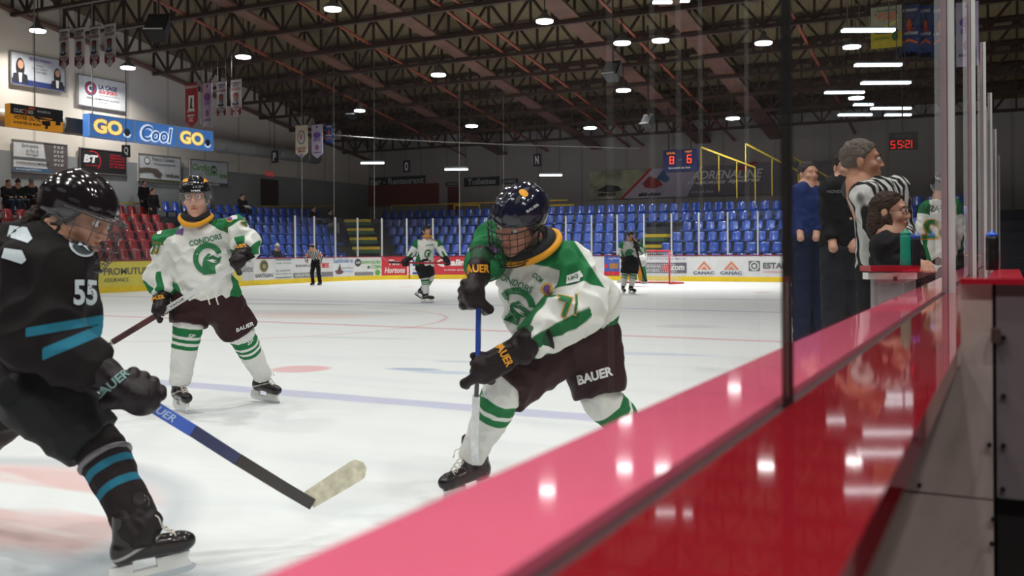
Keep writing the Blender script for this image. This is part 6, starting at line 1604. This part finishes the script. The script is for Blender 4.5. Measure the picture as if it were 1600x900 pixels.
# goalkeeper
Kz = 33.2
K_ = Guy('goalkeeper', 'goalkeeper with gold and green leg pads crouching at the far goal', Kz, {
    'neck': (995, 386), 'shR': (986, 391), 'shL': (1004, 391), 'chest': (995, 395), 'belly': (995, 404), 'hem': (994, 413), 'hip': (994, 414),
    'elR': (982, 401), 'wrR': (984, 409, -.2), 'haR': (984, 411, -.3), 'elL': (1006, 400), 'wrL': (1004, 407, -.3), 'haL': (1003, 410, -.35),
    'hjR': (990, 415), 'hjL': (998, 415), 'knR': (987, 422), 'knL': (1001, 421), 'peR': (987, 421), 'peL': (1001, 420), 'anR': (988, 434), 'anL': (1006, 434), 'footR': (990, 441)})
far_player(K_, at(996, 380, Kz), MC @ Vector((.1, .0, 1)), 1.15, (5, 11, 12, 12))
K_.pants(bpm, .02, 12, 8, 7)
for e, x0, x1 in (('R', 987, 989), ('L', 1001, 1005)):
    kn, an = at(x0, 416, Kz-.2), at(x1, 438, Kz-.15)
    gp2 = soft('leg_pad', [cap(kn, an, .17, .14, wide=MC @ Vector((1, 0, 0)), flat=.55, fa=True, fb=True, k=.02)], .016, .02, cloth_mat('gold_green_leg_pad_'+e, 'd48a1c', (('grn', '1d7040'),), rough=.4), K_.t, {'grn': (lambda V, a=arr(kn): .10-np.abs((V-a) @ arr(MC @ Vector((1, 0, 0)))-.14))})
    skate(at(x1, 434, Kz-.1), MC @ Vector((.6 if e == 'L' else -.5, 0, .8)), Vector((0, 0, 1)), 1.0, K_.t, .016, lace=False, tag_='_f')
soft('catching_glove', [ell(at(1003, 408, Kz-.4), arr(MC), (.17, .20, .08)), cap(at(1003, 408, Kz-.4), at(1006, 402, Kz-.3), .09, .07)], .016, .03, cloth_mat('white_catching_glove', 'd8dad6', (('grn', GREEN),), rough=.5), K_.t, {'grn': (lambda V, a=arr(at(1003, 409, Kz-.4)): .05-np.linalg.norm(V-a, axis=1))})
soft('blocker', [cap(at(983, 405, Kz-.35), at(984, 413, Kz-.35), .12, .12, wide=MC @ Vector((1, 0, 0)), flat=.4, fa=True, fb=True)], .016, .02, mat('blocker_white', 'd5d7d3', .5), K_.t)
stick([at(984, 411, Kz-.4), at(980, 420, Kz-.4), at(976, 434, Kz-.45)], ['d8d8d2', 'd8d8d2'], .05, 'white goalkeeper stick resting on the ice', blade=(at(976, 438, Kz-.45), at(964, 440, Kz-.45), Vector((0, 0, 1)), .12, .02), blade_col='dad8cc')

# ---------------- people in everyday clothes and officials
HCOL = {}
class Civ:
    """person built on a local frame; J in metres (x to the person's own left in +x here is the viewer-side right of its back)"""
    ST = {'hip': (0, 0, .95), 'belly': (0, 0, 1.08), 'chest': (0, .0, 1.30), 'neck': (0, -.01, 1.47), 'head': (0, .02, 1.62),
          'shR': (.18, 0, 1.40), 'shL': (-.18, 0, 1.40), 'elR': (.25, .0, 1.12), 'elL': (-.25, .0, 1.12), 'wrR': (.24, .12, .90), 'wrL': (-.24, .12, .90), 'haR': (.23, .17, .84), 'haL': (-.23, .17, .84),
          'knR': (.10, .03, .50), 'knL': (-.10, .03, .50), 'anR': (.11, 0, .09), 'anL': (-.11, 0, .09)}
    SI = {'hip': (0, 0, .50), 'belly': (0, .02, .64), 'chest': (0, .02, .86), 'neck': (0, .03, 1.04), 'head': (0, .06, 1.19),
          'shR': (.18, .02, .97), 'shL': (-.18, .02, .97), 'elR': (.24, .10, .72), 'elL': (-.24, .10, .72), 'wrR': (.12, .30, .66), 'wrL': (-.12, .30, .66), 'haR': (.07, .36, .66), 'haL': (-.07, .36, .66),
          'knR': (.12, .44, .52), 'knL': (-.12, .44, .52), 'anR': (.12, .46, .10), 'anL': (-.12, .46, .10)}
    def __init__(s, label, pos, fwd, pose='ST', over=None, sc=1.0, vox=.018, skin='c0907a', top='2a2a30', legs='23252c', hair='2c2019', hat=None, ref=False, longhair=False, group=None, headfwd=None, glasses=False, face=False, hands=True, topname='jacket', hs=1.0, shoes='141414', skates=False):
        f = Fr(pos, fwd, (0, 0, 1), sc); s.f = f
        J = dict(Civ.ST if pose == 'ST' else Civ.SI)
        if over: J.update(over)
        W = {k_: (f.p(*v) if not isinstance(v, Vector) else v) for k_, v in J.items()}; s.W = W
        s.t = thing('person', pos, label, 'person', group); q = sc
        h = Fr(W['head'], headfwd if headfwd is not None else f.y, (0, 0, 1), hs*q); s.h = h
        P = head_prims(h)+[cap(h.p(0, -.02, -.06), W['neck'], .055*q*hs, .062*q), cap(W['neck'], W['belly'], .13*q, .12*q, wide=f.x, flat=.75), cap(W['belly'], W['hip'], .12*q, .13*q)]
        for e, sd in (('R', 1), ('L', -1)):
            P += [cap(W['neck'].lerp(W['chest'], .2), W['sh'+e], .055*q, .055*q), cap(W['sh'+e], W['el'+e], .052*q, .040*q), cap(W['el'+e], W['wr'+e], .040*q, .028*q), cap(W['hip']+f.x*(.075 if e == 'R' else -.075), W['kn'+e], .075*q, .055*q), cap(W['kn'+e], W['an'+e], .056*q, .036*q)]
            P += hand_prims(W['wr'+e], W['ha'+e], 1, sd) if hands and vox < .012 else [cap(W['wr'+e], W['ha'+e], .030*q, .036*q)]
        s.body = soft('body', P, vox*.8, .02, skin_mat('skin_'+skin, skin), s.t, {'lips': lipmask(h)})
        if face: face_bits(h, s.t)
        sx = arr(f.x)
        def strp(V):
            u_ = (V-arr(W['chest'])) @ sx; return np.cos(u_*2*PI/(.062*q))*.01
        tm = cloth_mat('striped_official_shirt' if ref else 'cloth_'+top+label[:6], 'c9c9c6' if ref else top, (('bars', '17171a'),) if ref else (), rough=.8)
        P = [cap(W['shR'], W['shL'], .085*q, .085*q), cap(W['chest'], W['belly'], .185*q, .17*q, wide=f.x, flat=.68), cap(W['belly'], W['hip'], .17*q, .175*q, wide=f.x, flat=.72, fb=True, k=.02), cap(W['neck']+(W['chest']-W['neck'])*.12, W['chest'], .085*q, .15*q)]
        for e in 'RL': P += [cap(W['sh'+e], W['el'+e], .078*q, .064*q), cap(W['el'+e], W['wr'+e], .062*q, .048*q, fb=True, k=.01)]
        s.top = soft(topname, P, vox, .03, tm, s.t, {'bars': strp} if ref else None, .022, 7, len(label))
        P = [cap(W['belly'].lerp(W['hip'], .7), W['hip'], .155*q, .165*q, wide=f.x, flat=.8)]
        for e in 'RL': P += [cap(W['hip']+(W['kn'+e]-W['hip'])*.05+f.x*(.07 if e == 'R' else -.07), W['kn'+e], .11*q, .078*q), cap(W['kn'+e], W['an'+e], .078*q, .066*q, fb=True, k=.01)]
        soft('trousers', P, vox, .03, cloth_mat('trouser_'+legs+label[:6], legs, (), rough=.8), s.t, None, .012, 7, 2)
        for e in 'RL':
            if skates: skate(W['an'+e]+Vector((0, 0, .06)), f.y, (0, 0, 1), 1.0, s.t, max(vox, .01), lace=False, tag_='_r')
            else: soft('shoe', [cap(W['an'+e]+f.y*-.02-Vector((0, 0, .035)), W['an'+e]+f.y*.15-Vector((0, 0, .045)), .042, .036)], max(vox*.8, .010), .01, mat('shoe_black', shoes, .5), s.t)
        if hair:
            hm = cloth_mat('hair_'+hair+label[:4], hair, (), rough=.6, bump=.7, bscale=70)
            
            def hf(Pt, h=h):
                l = h.loc(Pt); y_, z_ = l[..., 1], l[..., 2]; g = np.sqrt((((l-np.array((0, -.014, .038)))/np.array((.081, .102, .091)))**2).sum(-1))
                zb = np.interp(y_, [-.06, -.035, .0, .02, .05, .075], [-.085, -.05, -.01, .02, .055, .088]); return np.maximum((g-1)*.09, (zb-z_)*.6)*h.s
            P = [Prim(hf, arr(h.c)-.16*h.s, arr(h.c)+.16*h.s)]
            if longhair: P += [ell(h.p(0, -.06, -.06), arr(h.M), (.085*hs, .06*hs, .11*hs)), ell(h.p(.065, -.01, -.07), arr(h.M), (.025, .045, .09)), ell(h.p(-.065, -.01, -.07), arr(h.M), (.025, .045, .09))]
            soft('hair', P, max(vox*.6, .006), .01, hm, s.t, None, .010, 40)
        if hat:
            soft('knitted_hat', [Prim((lambda Pt, h=h: np.maximum((np.sqrt((((h.loc(Pt)-np.array((0, -.01, .045)))/np.array((.092, .115, .11)))**2).sum(-1))-1)*.1, .02-h.loc(Pt)[..., 2])*h.s), arr(h.c)-.17*h.s, arr(h.c)+.17*h.s), ell(h.p(0, 0, .165), arr(h.M), (.03, .03, .03))], max(vox*.7, .008), .01, mat('hat_'+hat, hat, .9), s.t)
        if glasses:
            b = MB()
            for sd in (-1, 1):
                c = h.p(sd*.031, .108, .008); b.tube([c+h.x*.024*q*math.cos(a)+h.z*.019*q*math.sin(a) for a in np.linspace(0, 2*PI, 17)], .0018*q, 5, cap=False); b.tube([h.p(sd*.055, .104, .012), h.p(sd*.078, .02, .010)], .0018*q, 5)
            b.tube([h.p(-.008, .112, .012), h.p(.008, .112, .012)], .0018*q, 5); b.build('glasses', mat('glasses_dark', '1a1a1c', .3), s.t)
# far linesman
p = at(494, 444, 36); p.z = 0.0
fw = MC @ Vector((-.25, 0, .95)); 
Ld = Civ('striped linesman with orange armbands leaning forward at the far boards', p, fw, 'ST', {'neck': (0, .22, 1.33), 'head': (.02, .33, 1.44), 'chest': (0, .16, 1.20), 'shR': (.18, .18, 1.27), 'shL': (-.18, .18, 1.27), 'elR': (.33, .18, 1.08), 'elL': (-.33, .2, 1.06), 'wrR': (.20, .36, .92), 'wrL': (-.36, .3, .86), 'haR': (.16, .40, .88), 'haL': (-.36, .36, .80), 'knR': (.13, .08, .50), 'knL': (-.13, .06, .50), 'anR': (.16, -.05, .09), 'anL': (-.14, -.05, .09)}, .98, .018, ref=True, legs='111114', hair=None, topname='shirt', skates=True)
for e in 'RL': ringtube(Ld.W['sh'+e].lerp(Ld.W['el'+e], .62), unit(Ld.W['el'+e]-Ld.W['sh'+e]), .078, .022, mat('orange_armband', 'e2632a', .6), Ld.t, 'armband')
helmet(Ld.h, Ld.t, hmA, .014, vents=False, ears=False)
# spectators in the stands
sx = Vector((1, 0, 0))
def seat_spec(px, py, Xp, label, pose='SI', dz=1.19, **kw):
    hd = hit(px, py, 0, Xp); return Civ(label, (hd.x-.05, hd.y, hd.z-dz), sx, pose, None, 1.0, .022, **kw)
g_ = None
seat_spec(13, 286, -32.2, 'leftmost of three spectators seated in the top row at far left', top='1d1a20', legs='2a3550')
seat_spec(28, 286, -32.2, 'spectator with a dark hat seated between two others at far left', top='16161a', hat='1c1c20', hair=None)
seat_spec(49, 285, -32.2, 'spectator with a grey knitted hat seated in the top row at far left', top='1a181d', hat='6f7a8c', hair=None)
seat_spec(66, 296, -31.6, 'spectator in a dark red coat at the end of the top row at far left', top='4a1a1e', hair='20181a')
seat_spec(226, 287, -32.6, 'tall spectator in a black coat standing behind the red seats', 'ST', 1.62, top='141216', hair='2a1f1a')
seat_spec(240, 299, -32.1, 'shorter spectator in a dark coat standing among the red seats', 'ST', 1.62, top='191719', hair='221a18')
q_ = seat_spec(379, 307, -32.0, 'spectator in a dark jacket seated and holding a sheet of paper', top='231b20', hair='1c1716')
pp_ = q_.W['haR']; tag(MB().box((pp_.x+.08, pp_.y-.05, pp_.z+.05), (.22, .30, .01), Matrix.Rotation(.4, 3, 'Y')).build('paper_sheet', tx_w), 'white sheet of paper held by the seated spectator', 'paper')
seat_spec(433, 386, -27.6, 'spectator with a white knitted hat seated just behind the side boards', top='1c1a20', hat='cfcac4', hair=None)
seat_spec(490, 326, -31.3, 'spectator in dark clothes seated high up near the corner stairs', top='23242a')
seat_spec(516, 331, -31.0, 'spectator in light trousers seated high up beside another near the corner', top='2b2b2e', legs='8d8a80')

# ---------------- officials' place: near-glass reflections built as solid people and objects
oz = 5.2
oa, ob_ = at(1352, 421, oz), at(1428, 421, oz)
ow = thing('penalty_box_reflection', (oa+ob_)/2-Vector((0, 0, (oa.z+ob_.z)/2)), 'reflected grey panelled wall with a red top rail in front of the striped official', 'wall panel')
zt_ = oa.z
a2, b2 = Vector((oa.x, oa.y, 0)), Vector((ob_.x, ob_.y, 0)); md = Vector((0, 0, zt_/2))
lw2 = mat('mauve_grey_panel', '8f878b', .5, var=.06)
a3 = a2.lerp(b2, .14)
MB().bar(a3+md, b2+md, .05, zt_-.02).build('panel', lw2, ow); MB().bar(a2+Vector((0, 0, zt_+.005)), b2+Vector((0, 0, zt_+.005)), .16, .03).build('top_rail', redp, ow); MB().bar(a2+Vector((0, 0, zt_-.035)), b2+Vector((0, 0, zt_-.035)), .08, .035).build('white_trim', white, ow)
MB().box(at(1399, 436, oz-.05), (.02, .012, .02)).build('bolt', blk, ow)
dn = MC @ Vector((0, 0, -1))
def gpos(px, py, zf):
    p_ = at(px, py, zf); p_.z = 0; return p_
rz = 6.0
hd = at(1346, 253, rz)
R1 = Civ('grey haired official in a black and white striped shirt looking right beside the near boards', gpos(1362, 500, rz), MC @ Vector((.80, 0, .60)), 'ST',
    {'head': hd, 'neck': at(1346, 298, rz), 'shR': at(1350, 306, rz-.16), 'shL': at(1398, 298, rz+.12), 'chest': at(1368, 322, rz), 'belly': at(1372, 372, rz), 'hip': at(1374, 418, rz),
     'elR': at(1372, 362, rz-.26), 'elL': at(1412, 358, rz+.1), 'wrR': at(1400, 398, rz-.42), 'wrL': at(1424, 398, rz-.25), 'haR': at(1407, 409, rz-.50), 'haL': at(1432, 408, rz-.40)},
    1.0, .010, skin='b98468', ref=True, legs='15151a', hair='6b6058', face=True, headfwd=MC @ Vector((.93, .02, .30)), topname='shirt', hs=1.12)
soft('dark_collar', [cap(at(1334, 296, rz), at(1350, 303, rz), .075, .07)], .010, .02, mat('dark_grey_collar', '2c3032', .8), R1.t)
wz = 5.6
W1 = Civ('woman with brown hair and glasses looking right in front of the striped official', gpos(1405, 500, wz), MC @ Vector((.78, 0, .55)), 'ST',
    {'head': at(1390, 333, wz), 'neck': at(1392, 372, wz), 'shR': at(1384, 386, wz-.10), 'shL': at(1412, 384, wz+.10), 'chest': at(1399, 398, wz), 'belly': at(1404, 420, wz), 'hip': at(1405, 455, wz),
     'elR': at(1393, 408, wz-.12), 'elL': at(1426, 400, wz+.05), 'wrR': at(1412, 411, wz-.20), 'wrL': at(1430, 408, wz-.15), 'haR': at(1419, 412, wz-.22), 'haL': at(1436, 410, wz-.18)},
    .92, .009, skin='c89880', top='18181c', legs='17171b', hair='3c2a20', longhair=True, face=True, glasses=True, headfwd=MC @ Vector((.82, .02, .62)), hs=1.08)
soft('white_collar', [cap(at(1388, 366, wz-.04), at(1404, 374, wz-.06), .030, .025)], .008, .01, mat('white_collar_cloth', 'cfd3d0', .8), W1.t)
def bot(px, py0, py1, zf, rr, body, cp, label, grp=None):
    p_ = at(px, py1, zf); bottle(p_, rr, (py1-py0)*zf/1500, body, cp, label, grp)
tealm = mat('bottle_teal', '1d9a80', .3)
bot(1415, 358, 417, 5.16, .027, tealm, tealm, 'reflected teal green drinking bottle on the red rail beside the woman')
for i_, (px, zf) in enumerate(((1423, 5.26), (1429, 5.20), (1435, 5.24))): bot(px, 364, 418, zf+.02, .012, mat('bottle_dark', '20242c', .4), mat('bottle_blue_cap', '2b5fd0', .35), '%s reflected blue capped bottle on the red rail' % ['left', 'middle', 'right'][i_], 'reflected blue capped bottles on the rail')
Civ('standing person in a blue jacket left of the striped official', gpos(1262, 420, 9), MC @ Vector((.3, 0, .9)), 'ST', {'head': at(1263, 272, 9), 'neck': at(1263, 297, 9), 'shR': at(1252, 300, 8.95), 'shL': at(1275, 300, 9.05), 'chest': at(1263, 312, 9), 'belly': at(1263, 345, 9), 'hip': at(1263, 370, 9), 'elR': at(1247, 335, 9), 'elL': at(1279, 335, 9), 'wrR': at(1250, 362, 8.9), 'wrL': at(1276, 362, 8.9), 'haR': at(1251, 372, 8.85), 'haL': at(1275, 372, 8.85)}, .95, .014, top='1d2f62', legs='172038', hair='3a3436')  # bystanders reflected in the near glass, built as solid people
Civ('man in a dark coat behind the black glass joint, left of the striped official', gpos(1290, 430, 10), MC @ Vector((.3, 0, .9)), 'ST', {'head': at(1290, 313, 10), 'neck': at(1289, 341, 10), 'shR': at(1279, 342, 9.95), 'shL': at(1301, 342, 10.05), 'chest': at(1290, 352, 10), 'belly': at(1290, 378, 10), 'hip': at(1290, 400, 10), 'elR': at(1276, 370, 10), 'elL': at(1304, 370, 10), 'wrR': at(1279, 392, 9.9), 'wrL': at(1301, 392, 9.9), 'haR': at(1280, 400, 9.85), 'haL': at(1300, 400, 9.85)}, 1.0, .014, top='17171c', hair='5a4a42', hs=1.15)
H1 = Civ('person in a black jacket with faint chest lettering behind the striped official', gpos(1318, 440, 7.6), MC @ Vector((.1, 0, .95)), 'ST', {'head': at(1320, 262, 7.6), 'neck': at(1318, 293, 7.6), 'shR': at(1300, 296, 7.55), 'shL': at(1336, 296, 7.65), 'chest': at(1318, 308, 7.6), 'belly': at(1318, 350, 7.6), 'hip': at(1318, 385, 7.6), 'elR': at(1296, 340, 7.6), 'elL': at(1340, 340, 7.6), 'wrR': at(1300, 375, 7.5), 'wrL': at(1336, 375, 7.5), 'haR': at(1302, 388, 7.45), 'haL': at(1334, 388, 7.45)}, 1.0, .014, top='0f1013', hair='2c2420')
D('text', [bvh(H1.top)], 1306, 299, 26, 5, 0, mat('faint_lettering', '8a8c90', .7), H1.top, uv='HONDA')
# bench player's reflection with mirrored name, built as a solid figure
N_ = Guy('hockey_player', 'reflection of a hockey player, built solid, seen from behind with a mirrored name on his white jersey beyond the woman', 12.0, {
    'neck': (1468, 308), 'shR': (1449, 324), 'shL': (1489, 324), 'chest': (1468, 340), 'belly': (1467, 385), 'hem': (1466, 425), 'hip': (1466, 430),
    'elR': (1437, 362), 'wrR': (1440, 395, .1), 'haR': (1442, 405, .2), 'elL': (1499, 362), 'wrL': (1497, 395, .1), 'haL': (1495, 405, .2),
    'hjR': (1458, 430), 'hjL': (1476, 430), 'knR': (1455, 480), 'knL': (1478, 480), 'peR': (1455, 478), 'peL': (1478, 478), 'anR': (1453, 525), 'anL': (1480, 525), 'footR': (1453, 546)})
hN = Fr(at(1468, 291, 12), MC @ Vector((.2, 0, -1)), (0, 0, 1), 1.15); N_.body(hN, skin_mat('far_skin', 'bb8a72'), .014, .07)
N_.jersey(jm, .014, (10, 24, 26, 27), amp=.03, ysl=(.02, .15), yarm=.10, stripes=True, nr=.6)
helmet(hN, N_.t, hmA, .012, vents=False, ears=False)
N_.pants(pm, .018, 22, 17, 14)
for e in 'RL': N_.sock(e, sm, .014, 12, 8); skate(N_['an'+e], MC @ Vector((0, 0, -1)), Vector((0, 0, 1)), 1.1, N_.t, .014, lace=False, tag_='_f'); glove(N_['wr'+e], N_['ha'+e], Vector((0, 0, 1)), MC @ Vector((0, 0, 1)), 1.3, N_.t, gm, vox=.014)
def mir(st, x, y, w_, h_, m, bold=.02, **kw):
    co, fs, a_ = text_mesh(st, bold, 0); P, dep = spot([N_.jb], x, y); k_ = dep/F; R, U = frame_px(x, y, 0)
    decal([(1-c[0], c[1]) for c in co], [f[::-1] for f in fs], [N_.jb], P, R, U, w_*k_, h_*k_, m, N_.jer, 'lettering', off=.15, maxe=.03, **kw)
mir('RAFASSA', 1464, 326, 46, 10, mat('dark_green_name', '1e4a34', .7), .02); mir('62', 1466, 358, 50, 34, goldt, .06, lift=.005); mir('62', 1466, 358, 46, 30, greenp, .02, lift=.009)
